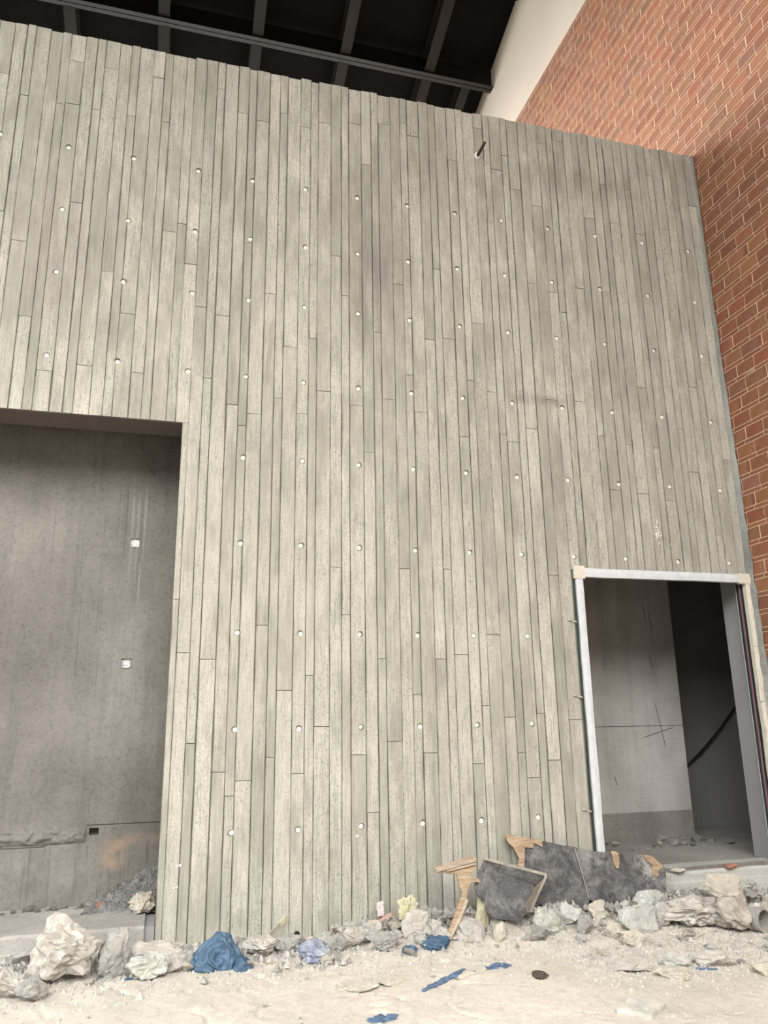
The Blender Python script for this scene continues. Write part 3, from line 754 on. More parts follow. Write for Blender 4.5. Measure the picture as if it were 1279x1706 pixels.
# right-hand sill slab and its rail
mb = MB(); strip_slab(mb, 3.62, 5.62, YW - .055, YW + .3, FZ + .004, -.1, 60, 3, .004, 9); sill = mb.build('door_sill', M_slabr, kind='structure', label='grey concrete sill slab under the doorway')
mb = MB(); strip_slab(mb, 3.63, 5.61, YW - .062, YW - .05, .205, -.1, 60, 1, .005, 12); mb.build('sill_face', M_slabr, sill)
rail = MB()
rail.obox((4.62, YW - .005, FZ + .012), Vector((.97, .0, .006)), Vector((0, .016, 0)), Vector((0, 0, .009)))
rail.obox((4.62, YW - .020, FZ + .022), Vector((.97, .0, .006)), Vector((0, .002, 0)), Vector((0, 0, .012)))
rail.build('steel_rail', simple('dusty_steel_rail', (.22, .20, .18), .6, .2, 20, .3), label='dusty steel rail lying along the front of the doorway sill', cat='rail')

# unseen facade added behind the camera to block low sky light from the recess
mb = MB(); mb.box(-18, 8, -12.4, -12, -.1, 8.4); mb.box(-18, -17.6, -12, 6, -.1, 8.4)
mb.build('added_facade', simple('light_block_facade', (.11, .105, .10), .9, 0, 1, .1), kind='structure', label='added unseen facade blocking low sky light across the yard')
# ------------------------------------------------------------------ rubble
M_rub = {}
def rub_mat(name, dark, light, bs=28):
    m, nt, b = mat(name); b.inputs['Roughness'].default_value = .95
    v = coords(nt, (1, 1, 1))
    c = ramp(nt, noise_n(nt, v, 9, 6, .65), [(.3, dark), (.65, light)])
    c = mix(nt, c, ramp(nt, noise_n(nt, v, 60, 4, .75), [(.33, g3(.65)), (.46, g3(1)), (.7, g3(1.08))]), .6, 'MULTIPLY')
    L(nt, c, b.inputs['Base Color']); bump(nt, b, noise_n(nt, v, bs, 8, .75), .8, .015); return m
M_pale = rub_mat('pale_dusty_concrete_lump', (.37, .345, .31), (.58, .555, .51))
M_grey = rub_mat('grey_concrete_lump', (.24, .232, .21), (.42, .405, .37))
M_warm = rub_mat('cream_plaster_lump', (.42, .385, .32), (.60, .56, .47))
M_dark = rub_mat('dark_gravel_stone', (.13, .13, .125), (.26, .255, .24))
M_yel = rub_mat('pale_yellow_foam', (.50, .47, .30), (.62, .60, .43))
M_redb = rub_mat('broken_red_brick', (.34, .15, .10), (.52, .27, .18))
M_mint = rub_mat('greenish_white_plaster', (.385, .387, .352), (.57, .572, .525))
def rock_mesh(seed, dims=(1, 1, 1), npt=16, cuts=1, amp=.10, boxy=0.0, freq=2.2):
    r = random.Random(seed); bm = bmesh.new()
    for _ in range(npt):
        v = Vector((r.gauss(0, 1), r.gauss(0, 1), r.gauss(0, 1))).normalized() * r.uniform(.82, 1.0)
        if boxy:
            m_ = max(abs(v.x), abs(v.y), abs(v.z)); v = v.lerp(v / m_ * .75, boxy)
        bm.verts.new((v.x * .5, v.y * .5, v.z * .5))
    res = bmesh.ops.convex_hull(bm, input=bm.verts)
    for v in [v for v in bm.verts if not v.link_faces]: bm.verts.remove(v)
    bmesh.ops.triangulate(bm, faces=bm.faces)
    for _ in range(cuts):
        bmesh.ops.subdivide_edges(bm, edges=bm.edges, cuts=1, use_grid_fill=True)
        bmesh.ops.triangulate(bm, faces=bm.faces)
    off = Vector((seed * 3.7, seed * 1.3, 0))
    for v in bm.verts:
        d = v.co.normalized()
        v.co += d * amp * (noise.noise(v.co * freq * 2 + off) * .6 + noise.noise(v.co * freq * 5 + off) * .5 + (noise.noise(v.co * freq * 12 + off) * .30 if cuts > 1 else 0))
    xs_ = [v.co.x for v in bm.verts]; ys_ = [v.co.y for v in bm.verts]; zs_ = [v.co.z for v in bm.verts]
    for v in bm.verts:
        v.co.x = (v.co.x - (max(xs_) + min(xs_)) / 2) / (max(xs_) - min(xs_)) * dims[0]
        v.co.y = (v.co.y - (max(ys_) + min(ys_)) / 2) / (max(ys_) - min(ys_)) * dims[1]
        v.co.z = (v.co.z - min(zs_)) / (max(zs_) - min(zs_)) * dims[2]
    bmesh.ops.recalc_face_normals(bm, faces=bm.faces)
    return bm_mesh(bm, 'lump')
def rock(name, x, yb, w, h, m, label, cat, seed, dep=.75, cuts=2, rz=0, tilt=(0, 0), amp=.10, boxy=.0, npt=18, sink=.02, z=None):
    d = w * dep; me = rock_mesh(seed, (w, d, h + sink), npt, 3 if w > .12 else 2, max(amp, .10 if boxy < .7 else .045), boxy)
    y = min(yb + d / 2, 6.47 - d / 2) if (x > 0 and yb < 6.47) else yb + d / 2
    o = link(name, me, m, label=label, cat=cat)
    o.location = (x, y, (ground_h(x, y) if z is None else z) - sink); o.rotation_euler = (tilt[0], tilt[1], rz)
    return o
big = [
 ('concrete_lump', -.54, 5.72, .46, .40, M_pale, 'largest pale concrete lump at the lower left below the big opening', 3, .8, 3, .16, .2),
 ('rubble_stone', -.86, 5.66, .24, .17, M_pale, 'pale stone at the left picture edge beside the largest lump', 'r', 5, .8, 2, .12, 0),
 ('slab_fragment', -.0, 5.96, .42, .15, M_pale, 'angular pale slab fragment with a sharp overhanging right corner below the wall corner', 8, .6, 2, .05, .6),
 ('rubble_stone', -.03, 5.76, .28, .14, M_mint, 'rubble lump wedged under the angular slab fragment, smeared blue', 12, .7, 2, .12, 0),
 ('rubble_stone', .19, 5.90, .15, .11, M_grey, 'grey stone tucked left of the blue plastic bag', 14, .8, 2, .1, 0),
 ('mortar_lump', .73, 5.95, .27, .12, M_pale, 'flat pale mortar lump right of the blue plastic bag', 17, .8, 2, .12, .1),
 ('mortar_lump', .93, 5.98, .24, .11, M_grey, 'greyish mortar lump below the open tie hole', 19, .8, 2, .12, .1),
 ('rubble_stone', 1.24, 5.90, .17, .13, M_grey, 'grey stone just right of the blue-stained crumpled sheet', 23, .8, 2, .12, .1),
 ('rubble_stone', 1.39, 5.97, .17, .14, M_pale, 'pale stone in front of the dark brown flat shard', 27, .8, 2, .1, .2),
 ('rubble_stone', 1.55, 6.08, .19, .13, M_pale, 'pale stone under the tilted splinter of board by the wall', 29, .7, 2, .1, .2),
 ('rubble_stone', 1.60, 5.82, .20, .11, M_grey, 'rounded grey stone in front of the small red brick piece', 31, .8, 2, .12, .1),
 ('rubble_stone', 1.86, 6.0, .21, .18, M_pale, 'cream angular stone left of the cauliflower-shaped mortar lump', 35, .7, 2, .1, .3),
 ('mortar_lump', 2.00, 6.02, .24, .20, M_grey, 'knobbly cauliflower-shaped mortar lump left of the splintered stick', 37, .8, 3, .25, 0),
 ('foam_lump', 1.87, 6.22, .17, .25, M_yel, 'pale yellow foam lump behind the stones left of the splintered stick', 38, .7, 2, .22, 0),
 ('foam_lump', 2.40, 6.02, .12, .23, M_yel, 'pale yellow lump standing against the black box panel', 41, .8, 2, .14, 0),
 ('rubble_stone', 2.44, 5.80, .10, .13, M_warm, 'small upright cream stone in front of the yellow lump', 43, .8, 2, .12, 0),
 ('rubble_stone', 3.09, 5.92, .20, .15, M_mint, 'rounded pale stone under the lower edge of the long black board', 47, .7, 2, .08, .1),
 ('rubble_stone', 3.13, 5.76, .15, .11, M_grey, 'grey block beside the wrinkled grey cloth bundle', 49, .8, 2, .08, .5),
 ('rubble_stone', 3.40, 5.98, .22, .14, M_warm, 'cream rounded stone under the middle of the long black board', 53, .8, 2, .08, .1),
 ('rubble_stone', 3.30, 5.66, .15, .11, M_warm, 'small cream stone in front of the grey block', 55, .8, 2, .08, .1),
 ('plaster_block', 3.56, 5.72, .30, .18, M_mint, 'greenish-white squarish plaster block right of centre under the black board', 57, .6, 2, .04, .8),
 ('rubble_stone', 3.80, 5.76, .21, .16, M_pale, 'pale stone against the right side of the greenish plaster block', 59, .8, 2, .08, .2),
 ('rubble_stone', 3.36, 5.50, .17, .10, M_warm, 'low lump in front of the greenish plaster block', 61, .8, 2, .14, 0),
 ('mortar_mound', 4.05, 5.62, .60, .20, M_pale, 'long low mound of crumbled mortar in front of the doorway sill', 67, .6, 3, .18, 0),
 ('rubble_stone', 3.86, 5.95, .28, .17, M_mint, 'pale green-white stone at the right end of the black board', 69, .7, 2, .1, .2),
 ('rubble_stone', 4.56, 5.98, .42, .25, M_warm, 'big smooth cream stone against the doorway sill', 71, .6, 2, .05, .1),
 ('flat_fragment', 3.02, 4.98, .30, .05, M_pale, 'flat pale fragment half buried in the dust left of the small blue scrap', 73, .8, 2, .08, .3),
 ('flat_fragment', 3.22, 4.76, .22, .06, M_warm, 'flat cream fragment below the half-buried pale one', 75, .9, 2, .08, .3),
 ('rubble_stone', 3.62, 4.90, .27, .09, M_pale, 'rounded flat stone right of the small blue scrap', 79, .7, 2, .08, .1),
 ('rubble_stone', 3.36, 4.98, .20, .08, M_mint, 'pale broken stone touching the blue scrap from the left', 81, .7, 2, .12, .1),
 ('rubble_stone', 3.80, 4.70, .16, .07, M_warm, 'reddish-cream stone near the right picture edge', 83, .8, 2, .1, .1),
 ('flat_fragment', 1.25, 5.16, .26, .035, M_warm, 'caked mud flake with a dark crack under it at lower centre', 85, .9, 2, .05, .3),
 ('flat_fragment', 1.47, 5.22, .20, .03, M_warm, 'smaller mud flake right of the cracked one', 87, .9, 2, .05, .3),
]
for i, b_ in enumerate(big):
    name, x, y, w, h, m, lab = b_[:7]; rest_ = [q for q in b_[7:] if q != 'r']
    seed, dep, cuts, amp, boxy = rest_
    cat = {'rubble_stone': 'stone', 'foam_lump': 'foam lump', 'concrete_lump': 'concrete lump', 'mortar_lump': 'mortar lump', 'slab_fragment': 'slab fragment', 'flat_fragment': 'fragment', 'plaster_block': 'plaster block', 'mortar_mound': 'mortar mound'}[name]
    rock(name, x, y, w, h, m, lab, cat, seed, dep, cuts, R_.uniform(-.3, .3) if w < .3 else 0, (0, 0), amp, boxy)
# striated flank of the biggest lump
rock('concrete_lump', -.28, 5.86, .24, .30, M_grey, 'striated grey lump leaning on the right of the largest pale lump', 'concrete lump', 91, .7, 3, .5, (0, .35), .07, .5)
rock('rubble_stone', -.70, 5.60, .20, .13, M_grey, 'grey stone in front of the largest pale lump on its left', 'stone', 93, .8, 2, .2, (0, 0), .12, .2)

kinds = [rock_mesh(200 + i, (1, R_.uniform(.6, .95), R_.uniform(.45, .8)), 12, 2, .17, R_.choice([0, .4])) for i in range(10)]
mats = [M_pale, M_pale, M_warm, M_grey, M_pale, M_mint, M_grey, M_warm]
variants = []
for i, k in enumerate(kinds):
    for m in (M_pale, M_grey, M_warm, M_mint):
        c = k.copy(); c.materials.clear(); c.materials.append(m); variants.append(c)
TONE = {M_pale.name: 'pale', M_grey.name: 'grey', M_warm.name: 'cream', M_mint.name: 'greenish white', M_dark.name: 'dark'}
def frag(x, y, s, z=None, me=None, label=None, group=None):
    me = me or R_.choice(variants); tone = TONE[me.materials[0].name]
    if label is None:
        reg = ('below the large opening' if x < -.1 else 'between the wall corner and the blue bag' if x < .3 else 'right of the blue bag' if x < 1.0 else 'around the blue-stained sheet' if x < 1.45
               else 'around the reddish splinter' if x < 1.85 else 'around the splintered stick' if x < 2.45 else 'below the black box' if x < 2.95 else 'under the long black board' if x < 3.4 else 'around the greenish plaster block' if x < 3.9 else 'around the mortar mound' if x < 4.4 else 'beside the taupe sack')
        row = 'near the wall' if y > 6.1 else 'at heap front'
        label = 'small %s rubble %s, %s' % (tone, reg, row); group = '%s rubble %s' % (tone, reg)
    else: label = label.replace('small ', 'small %s ' % tone, 1) if label.startswith('small ') and tone not in label else label
    o = link('rubble_piece', me, None, label=label, cat='rubble', group=group)
    o.scale = (s, s * R_.uniform(.8, 1.1), s * R_.uniform(.7, 1.1)); o.rotation_euler = (R_.uniform(-.25, .25), R_.uniform(-.25, .25), R_.uniform(0, 6.3))
    o.location = (x, y, (ground_h(x, y) if z is None else z) - s * .08); return o
cnt = 0
while cnt < 175:
    x = R_.uniform(-1.7, 5.3); t = R_.random() ** .8
    yf = 5.75 if x < 3 else 5.5
    y = yf + (6.40 - yf) * t
    if .75 < x < 1.35 and y > 6.1: continue
    s = R_.choice([.04, .055, .07, .09, .12, .14]) * R_.uniform(.85, 1.2)
    if x > 1.4: s *= 1.12
    frag(x, y, s, ground_h(x, y) + (R_.choice([0, 0, .04, .07]) if (x > 1.35 and y > 5.95) else 0)); cnt += 1
for k in range(30):
    x = R_.uniform(2.9, 4.6); y = R_.uniform(5.0, 5.55) - (x - 3) * .15
    frag(x, y, R_.uniform(.03, .075), label='small mortar crumb strewn on the sand at the lower right', group='mortar crumbs on the sand at the lower right')
for k in range(14):
    x = R_.uniform(-1.0, 2.6); y = R_.uniform(4.7, 5.6)
    reg = 'at the lower left' if x < .3 else 'below the caked mud flakes' if x < 1.5 else 'around the blue rag strip'
    frag(x, y, R_.uniform(.018, .04), label='small crumb scattered on the open sand ' + reg, group='crumbs on the sand ' + reg)
# gravel and crumbs too many to count
def gravel(name, n, place, m, smin, smax, label):
    mb = MB(); r = random.Random(hash(name) % 1000 if False else len(name) * 7)
    for _ in range(n):
        x, y, z = place(r); s = r.uniform(smin, smax)
        pts = [Vector((r.uniform(-1, 1), r.uniform(-1, 1), -.4)).normalized() for _ in range(1)]
        n0 = len(mb.v); a = r.uniform(0, 6.28)
        for kx in range(4): mb.v.append((x + s * math.cos(a + kx * 1.57) * r.uniform(.6, 1.2), y + s * math.sin(a + kx * 1.57) * r.uniform(.6, 1.2), z - s * .3))
        mb.v.append((x + r.uniform(-.3, .3) * s, y + r.uniform(-.3, .3) * s, z + s * r.uniform(.5, 1)))
        mb.v.append((x + r.uniform(-.5, .5) * s, y + r.uniform(-.5, .5) * s, z + s * r.uniform(.3, .8)))
        mb.f += [(n0, n0 + 1, n0 + 4), (n0 + 1, n0 + 5, n0 + 4), (n0 + 1, n0 + 2, n0 + 5), (n0 + 2, n0 + 3, n0 + 5), (n0 + 3, n0 + 4, n0 + 5), (n0 + 3, n0, n0 + 4)]
    o = mb.build(name, m); o['kind'] = 'stuff'; o['label'] = label; o['category'] = 'gravel'; return o
def pl1(r):
    x = r.uniform(-1.8, 5.4); y = 6.48 - 1.0 * abs(r.gauss(0, .42)); y = max(4.8, min(6.47, y)); return x, y, ground_h(x, y)
gravel('mortar_grit', 15000, pl1, M_pale, .005, .024, 'pale mortar grit strewn along the foot of the concrete wall')
def pl5(r):
    x = r.uniform(-1.7, 5.2); y = min(6.45, 6.45 - abs(r.gauss(0, .26)))
    if .8 < x < 1.3 and y > 6.1: y -= .4
    return x, y, ground_h(x, y) + r.uniform(0, .02) + (r.uniform(0, .05) if x > 1.3 and y > 6.1 else 0)
gravel('broken_rubble', 900, pl5, M_grey, .018, .042, 'small broken grey rubble filling the gaps of the heap along the wall')
gravel('broken_plaster_rubble', 1200, pl5, M_pale, .015, .040, 'small broken pale rubble filling the gaps of the heap along the wall')
def pl3(r):
    x = r.uniform(2.7, 4.8); y = r.gauss(5.35 - (x - 3) * .1, .25); y = max(4.4, min(6.3, y)); return x, y, ground_h(x, y)
gravel('crumbled_mortar', 7000, pl3, M_pale, .004, .020, 'crumbled cream mortar on the sand at the lower right')
def pl2(r):
    x = r.uniform(-1.8, 4.6); y = r.uniform(4.0, 5.9); return x, y, ground_h(x, y)
gravel('sand_grit', 5000, pl2, M_warm, .003, .009, 'fine grit over the open sandy ground')

# dark gravel heap in the recess corner
def heap_h(x, y): return .186 + max(0, .30 - .55 * math.hypot((x + .0) * 1.0, (y - 7.32) * 1.2)) 
mb = MB(); n = 26
for j in range(n + 1):
    for i in range(n + 1):
        x = -.62 + .95 * i / n; y = 6.87 + .43 * j / n
        mb.v.append((x, y, heap_h(x, y) + .012 * noise.noise(Vector((x * 20, y * 20, 0))) - .004))
for j in range(n):
    for i in range(n): a = j * (n + 1) + i; mb.f.append((a, a + 1, a + n + 2, a + n + 1))
hp = mb.build('gravel_heap', M_dark, label='heap of dark gravel in the right corner of the large opening', cat='gravel heap'); hp['kind'] = 'stuff'
def pl4(r):
    x = r.uniform(-.55, .3); y = r.uniform(6.95, 7.28); return x, y, heap_h(x, y)
gravel('dark_gravel', 900, pl4, M_dark, .008, .028, 'loose dark gravel on the heap inside the large opening')
darkv = []
for k in kinds[:5]:
    for m in (M_dark, M_grey): c = k.copy(); c.materials.clear(); c.materials.append(m); darkv.append(c)
for k in range(28):
    x = -1.85 + 1.75 * (k + R_.random() * .7) / 28; y = R_.uniform(7.17, 7.24)
    reg = 'near the left picture edge' if x < -1.2 else 'below the cold joint' if x < -.7 else 'beside the red brick fragment' if x < -.3 else 'under the dark gravel heap'
    frag(x, y, R_.uniform(.04, .085), heap_h(x, y), R_.choice(darkv), 'small stone at the recess wall base, ' + reg, 'small stones along the recess wall base, ' + reg)
rock('brick_fragment', -.42, 7.10, .09, .05, M_redb, 'small red brick fragment among the stones inside the large opening', 'brick fragment', 301, .7, 1, .3, (0, 0), .05, .7, z=.19)
rock('mortar_lump', -.10, 6.78, .20, .15, M_warm, 'crumbly pale mortar lump on the slab corner at the foot of the gravel heap', 'mortar lump', 303, .9, 3, .3, (0, 0), .25, 0, z=.19)
rock('mortar_lump', .0, 6.42, .16, .07, M_warm, 'small cream mortar lump hugging the bottom corner of the concrete wall', 'mortar lump', 305, .5, 2, .3, (0, 0), .25, 0, z=.10) if False else None

# rubble inside the doorway
for k in range(12):
    x = R_.uniform(4.6, 5.9); y = R_.uniform(7.3, 8.1)
    frag(x, y, R_.uniform(.04, .10), FZ, R_.choice(darkv + variants[:6]), 'small dusty stone on the floor inside the doorway', 'stones on the floor inside the doorway')
for k in range(12):
    x = R_.uniform(5.2, 5.95); y = R_.uniform(7.6, 8.12)
    frag(x, y, R_.uniform(.06, .14), FZ, R_.choice(darkv), 'small dusty stone heaped against the partition inside the doorway', 'stones heaped against the partition inside the doorway')
rock('brick_fragment', 4.94, YW - .05, .13, .035, M_redb, 'flat red brick shard lying on the doorway sill', 'brick fragment', 313, .6, 1, .1, (0, 0), .05, .6, z=FZ + .006, sink=0)
rock('brick_fragment', 4.38, YW - .05, .17, .035, M_warm, 'pale broken piece with red specks at the left of the sill', 'fragment', 315, .5, 1, -.1, (0, 0), .05, .6, z=FZ + .004, sink=0)

# ------------------------------------------------------------------ plywood debris
def film_material():
    m, nt, b = mat('scuffed_black_film_plywood'); b.inputs['Roughness'].default_value = .6
    v = coords(nt, (1, 1, 1))
    c = ramp(nt, noise_n(nt, v, 4, 6, .6), [(.3, (.022, .023, .026)), (.7, (.075, .075, .08))])
    s1 = noise_n(nt, coords(nt, (7, 7, 7), loc=(2, 1, 0)), 1, 10, .78, .4)
    c = mix(nt, c, (.30, .295, .275), math_(nt, 'MULTIPLY', ramp_v(nt, s1, .46, .70), .65))
    c = mix(nt, c, (.55, .54, .50), math_(nt, 'MULTIPLY', ramp_v(nt, noise_n(nt, v, 75, 4, .8), .58, .72), .5))
    sc = ramp_v(nt, noise_n(nt, v, 14, 7, .8), .44, .60)
    for cc, rr, a in (((4.05, 6.32, .35), (.22, .4, .25), .8), ((3.55, 6.35, .45), (.25, .4, .12), .6), ((2.45, 6.05, .47), (.4, .3, .05), .5)):
        c = mix(nt, c, (.42, .41, .38), math_(nt, 'MULTIPLY', math_(nt, 'MULTIPLY', blob_mask(nt, cc, rr, .9), sc), a))
    L(nt, c, b.inputs['Base Color']); bump(nt, b, noise_n(nt, v, 30, 6, .7), .25, .008); return m
M_film = film_material()
def wood_material(name, a, b2):
    m, nt, b = mat(name); b.inputs['Roughness'].default_value = .85
    c = ramp(nt, noise_n(nt, coords(nt, (6, 30, 60)), 1, 6, .7, .5), [(.3, a), (.7, b2)])
    L(nt, c, b.inputs['Base Color']); bump(nt, b, noise_n(nt, coords(nt, (8, 40, 80)), 1, 6, .7, .5), .8, .008); return m
M_wood = wood_material('splintered_plywood_core', (.20, .13, .075), (.52, .40, .27))
M_woodg = wood_material('weathered_wood', (.30, .24, .18), (.52, .44, .34))
def plate(name, poly, th, m, parent=None, jit=0, nrm=None, **k):
    """solid plate from a planar outline, thickness th away from the viewer side (+y)"""
    P = [Vector(p) for p in poly]
    if nrm is None:
        nrm = Vector((0, 0, 0))
        for i in range(len(P)): nrm += (P[i] - P[0]).cross(P[(i + 1) % len(P)] - P[0])
        nrm.normalize()
        if nrm.y < 0: nrm = -nrm
    bm = bmesh.new()
    fr = [bm.verts.new(p) for p in P]; f = bm.faces.new(fr)
    ex_ = bmesh.ops.extrude_face_region(bm, geom=[f])
    for v in [g for g in ex_['geom'] if isinstance(g, bmesh.types.BMVert)]: v.co += nrm * th
    bmesh.ops.triangulate(bm, faces=[f for f in bm.faces if len(f.verts) > 4])
    bmesh.ops.recalc_face_normals(bm, faces=bm.faces)
    return link(name, bm_mesh(bm, name), m, parent, **k)
A = [(2.800,6.468,0.664),(2.890,6.458,0.635),(2.996,6.452,0.619),(3.102,6.445,0.600),(3.194,6.439,0.581),(3.273,6.431,0.560),(3.381,6.426,0.543),(3.499,6.414,0.509),(3.602,6.408,0.493),(3.679,6.405,0.484),(3.722,6.408,0.492),(3.782,6.399,0.468),(3.835,6.398,0.465),(3.839,6.380,0.412),(3.874,6.374,0.394),(3.914,6.380,0.413),(3.946,6.392,0.448),(4.022,6.393,0.450),(4.100,6.388,0.435),(4.151,6.370,0.384),(4.198,6.362,0.361),(4.203,6.347,0.318),(4.170,6.311,0.216),(4.130,6.276,0.117),(4.098,6.279,0.124),(4.013,6.288,0.149),(3.965,6.280,0.127),(3.903,6.271,0.101),(3.841,6.276,0.115),(3.754,6.281,0.131),(3.652,6.256,0.058),(3.561,6.255,0.055),(3.481,6.267,0.089),(3.474,6.281,0.129),(3.425,6.292,0.162),(3.423,6.287,0.148),(3.359,6.260,0.069),(3.311,6.268,0.093),(3.198,6.278,0.121),(3.057,6.287,0.146),(2.953,6.291,0.158),(2.889,6.332,0.277),(2.895,6.383,0.420),(2.848,6.393,0.450),(2.875,6.404,0.481),(2.834,6.435,0.571),(2.795,6.448,0.606)]
A = [(x, min(y, 6.455) - .012, z) for x, y, z in A]
Aw = [(2.782,6.456,0.673),(2.885,6.447,0.646),(2.991,6.440,0.627),(3.103,6.433,0.606),(3.095,6.415,0.556),(3.060,6.421,0.573),(3.023,6.426,0.588),(3.007,6.414,0.553),(2.934,6.417,0.562),(2.897,6.368,0.422),(2.861,6.367,0.419),(2.842,6.379,0.452),(2.869,6.390,0.483),(2.828,6.421,0.573),(2.789,6.433,0.608)]
Aw = [(x, y - .016, z) for x, y, z in Aw]
AR = empty('formwork_board', (3.5, 6.25, .05), 'long scuffed black formwork board with torn edges leaning against the wall below the doorway', 'board')
inv = Matrix.Translation(-AR.location)
o = plate('film_face', A, .016, M_film, AR); o.matrix_parent_inverse = inv
o = plate('splintered_wood', Aw, .010, M_wood, AR); o.matrix_parent_inverse = inv
for pts_, m_ in (([(3.722,6.390,0.494),(3.760,6.388,.490),(3.785,6.380,0.47),(3.775,6.36,.41),(3.755,6.345,.365),(3.735,6.345,.36),(3.715,6.36,.41)], M_wood), ([(4.022,6.375,.452),(4.10,6.368,.437),(4.15,6.352,.386),(4.19,6.342,.35),(4.13,6.335,.33),(4.10,6.32,.28),(4.06,6.33,.30),(4.08,6.35,.37),(4.03,6.362,.41)], M_wood)):
    o = plate('splintered_wood', [(x, y - .010, z) for x, y, z in pts_], .006, m_, AR); o.matrix_parent_inverse = inv
mb = tube([(3.385, 6.392, .535), (3.40, 6.33, .37), (3.42, 6.275, .17)], .004, 6); o = mb.build('seam_ridge', M_grey, AR); o.matrix_parent_inverse = inv

B = [(2.401,6.070,0.494),(2.493,6.056,0.459),(2.587,6.045,0.434),(2.691,6.029,0.393),(2.811,6.010,0.346),(2.779,5.989,0.293),(2.713,5.966,0.234),(2.712,5.945,0.182),(2.635,5.920,0.121),(2.544,5.930,0.146),(2.427,5.937,0.163),(2.389,5.957,0.213),(2.386,5.984,0.279),(2.330,5.995,0.325),(2.330,6.024,0.381)]
BX = empty('box_panel', (2.6, 6.0, .12), 'tilted black plywood box corner with a dusty rim, propped on rubble beside the splintered stick', 'plywood box')
inv = Matrix.Translation(-BX.location)
o = plate('front_face', B, .014, M_film, BX); o.matrix_parent_inverse = inv
M_rim = rub_mat('dusty_plywood_rim', (.28, .255, .21), (.50, .47, .40))
top = [(2.401,6.070,0.494), (2.811,6.010,0.346), (2.988,6.160,0.389), (2.470,6.160,0.541)]
o = plate('top_side', top, .012, M_film, BX, nrm=Vector((0, .1, -1)).normalized()); o.matrix_parent_inverse = inv
side = [(2.811,6.010,0.346), (2.713,5.966,0.234), (2.712,5.945,0.182), (2.790,6.07,0.150), (2.983,6.16,0.385)]
o = plate('right_side', side, .012, M_rim, BX, nrm=Vector((-1, .1, 0)).normalized()); o.matrix_parent_inverse = inv
mb = MB()
def bar(mb, a, b_, w, h):
    a, b_ = Vector(a), Vector(b_); d = (b_ - a) / 2; s_ = d.cross(Vector((0, 0, 1))).normalized(); t_ = s_.cross(d).normalized()
    mb.obox((a + b_) / 2, d, s_ * w, t_ * h)
bar(mb, (2.466, 6.155, .542), (2.992, 6.155, .392), .008, .010)
o = mb.build('top_rim', M_rim, BX); o.matrix_parent_inverse = inv
mb = MB(); bar(mb, (2.988, 6.15, .388), (2.792, 6.075, .150), .010, .009); o = mb.build('side_rim', M_rim, BX); o.matrix_parent_inverse = inv

T = [(2.006,6.019,0.526),(2.154,6.026,0.553),(2.267,6.032,0.577),(2.347,6.033,0.580),(2.350,6.023,0.542),(2.342,6.013,0.502),(2.295,6.006,0.474),(2.290,5.999,0.444),(2.355,5.995,0.430),(2.358,5.989,0.405),(2.292,5.991,0.414),(2.259,5.980,0.371),(2.233,5.961,0.294),(2.172,5.938,0.202),(2.081,5.909,0.085),(2.058,5.910,0.092),(2.140,5.943,0.223),(2.210,5.974,0.345),(2.194,5.984,0.385),(2.179,6.005,0.471),(2.037,6.010,0.489)]
TW = empty('splintered_plywood', (2.1, 5.93, .06), 'brown splintered plywood scrap on a thin torn stick standing left of the black box', 'wood scrap')
inv = Matrix.Translation(-TW.location)
o = plate('torn_sheet', T, .014, M_wood, TW); o.matrix_parent_inverse = inv
mb = MB(); bar(mb, (2.02, 6.005, .508), (2.345, 6.018, .562), .012, .012); bar(mb, (2.10, 6.00, .50), (2.34, 6.012, .535), .009, .007); o = mb.build('split_batten', M_woodg, TW); o.matrix_parent_inverse = inv
mb = tube([(2.24, 5.955, .30), (2.17, 5.930, .19), (2.07, 5.90, .06)], .012, 6, True, .016); o = mb.build('stick', M_woodg, TW); o.matrix_parent_inverse = inv

# concrete block with two holes under the box
hb = rock('pierced_block', 2.57, 5.98, .25, .115, M_pale, 'pale concrete block with two small round holes under the black box', 'concrete block', 321, .45, 2, .05, (0, 0), .03, .9, 26)
mb = MB()
for dx in (-.035, .035):
    t_ = tube([(dx, -.062, .075), (dx, -.03, .075)], .007, 10); n = len(mb.v); mb.v += t_.v; mb.f += [tuple(i + n for i in f) for f in t_.f]
mb.build('round_holes', M_hole, hb)

# slat with yellow tip, small shards
sl_ = empty('wooden_lath', (.78, 6.25, .08), 'thin mortar-crusted wooden slat slanting up against the wall right of the blue bag', 'wood slat')
inv = Matrix.Translation(-sl_.location)
mb = MB(); bar(mb, (.66, 6.12, .03), (.925, 6.44, .135), .006, .016); o = mb.build('slat', M_rim, sl_); o.matrix_parent_inverse = inv
mb = MB(); bar(mb, (.905, 6.42, .127), (.955, 6.455, .165), .008, .017); o = mb.build('yellow_tip', M_yel, sl_); o.matrix_parent_inverse = inv
def shard(name, c, ax, ay, az, m, label, cat):
    mb = MB(); mb.obox((0, 0, 0), Vector(ax), Vector(ay), Vector(az)); me = mb.mesh(name)
    bm = bmesh.new(); bm.from_mesh(me); bmesh.ops.subdivide_edges(bm, edges=bm.edges, cuts=3, use_grid_fill=True)
    for v in bm.verts: v.co += Vector((noise.noise(v.co * 25 + Vector(c)), noise.noise(v.co * 25 + Vector(c) + Vector((5, 0, 0))), noise.noise(v.co * 25 + Vector(c) + Vector((0, 5, 0))))) * .008
    o = link(name, bm_mesh(bm, name), m, label=label, cat=cat); o.location = c; return o
M_brown = simple('dark_brown_wood', (.16, .10, .075), .8, 0, 20, .3, .4)
M_pinkw = simple('faded_red_board', (.42, .28, .24), .85, 0, 12, .3, .4)
shard('wood_shard', (1.345, 6.30, .075), (.055, .0, -.012), (0, .03, 0), (0, 0, .010), M_brown, 'dark brown flat shard at the foot of the wall', 'shard')
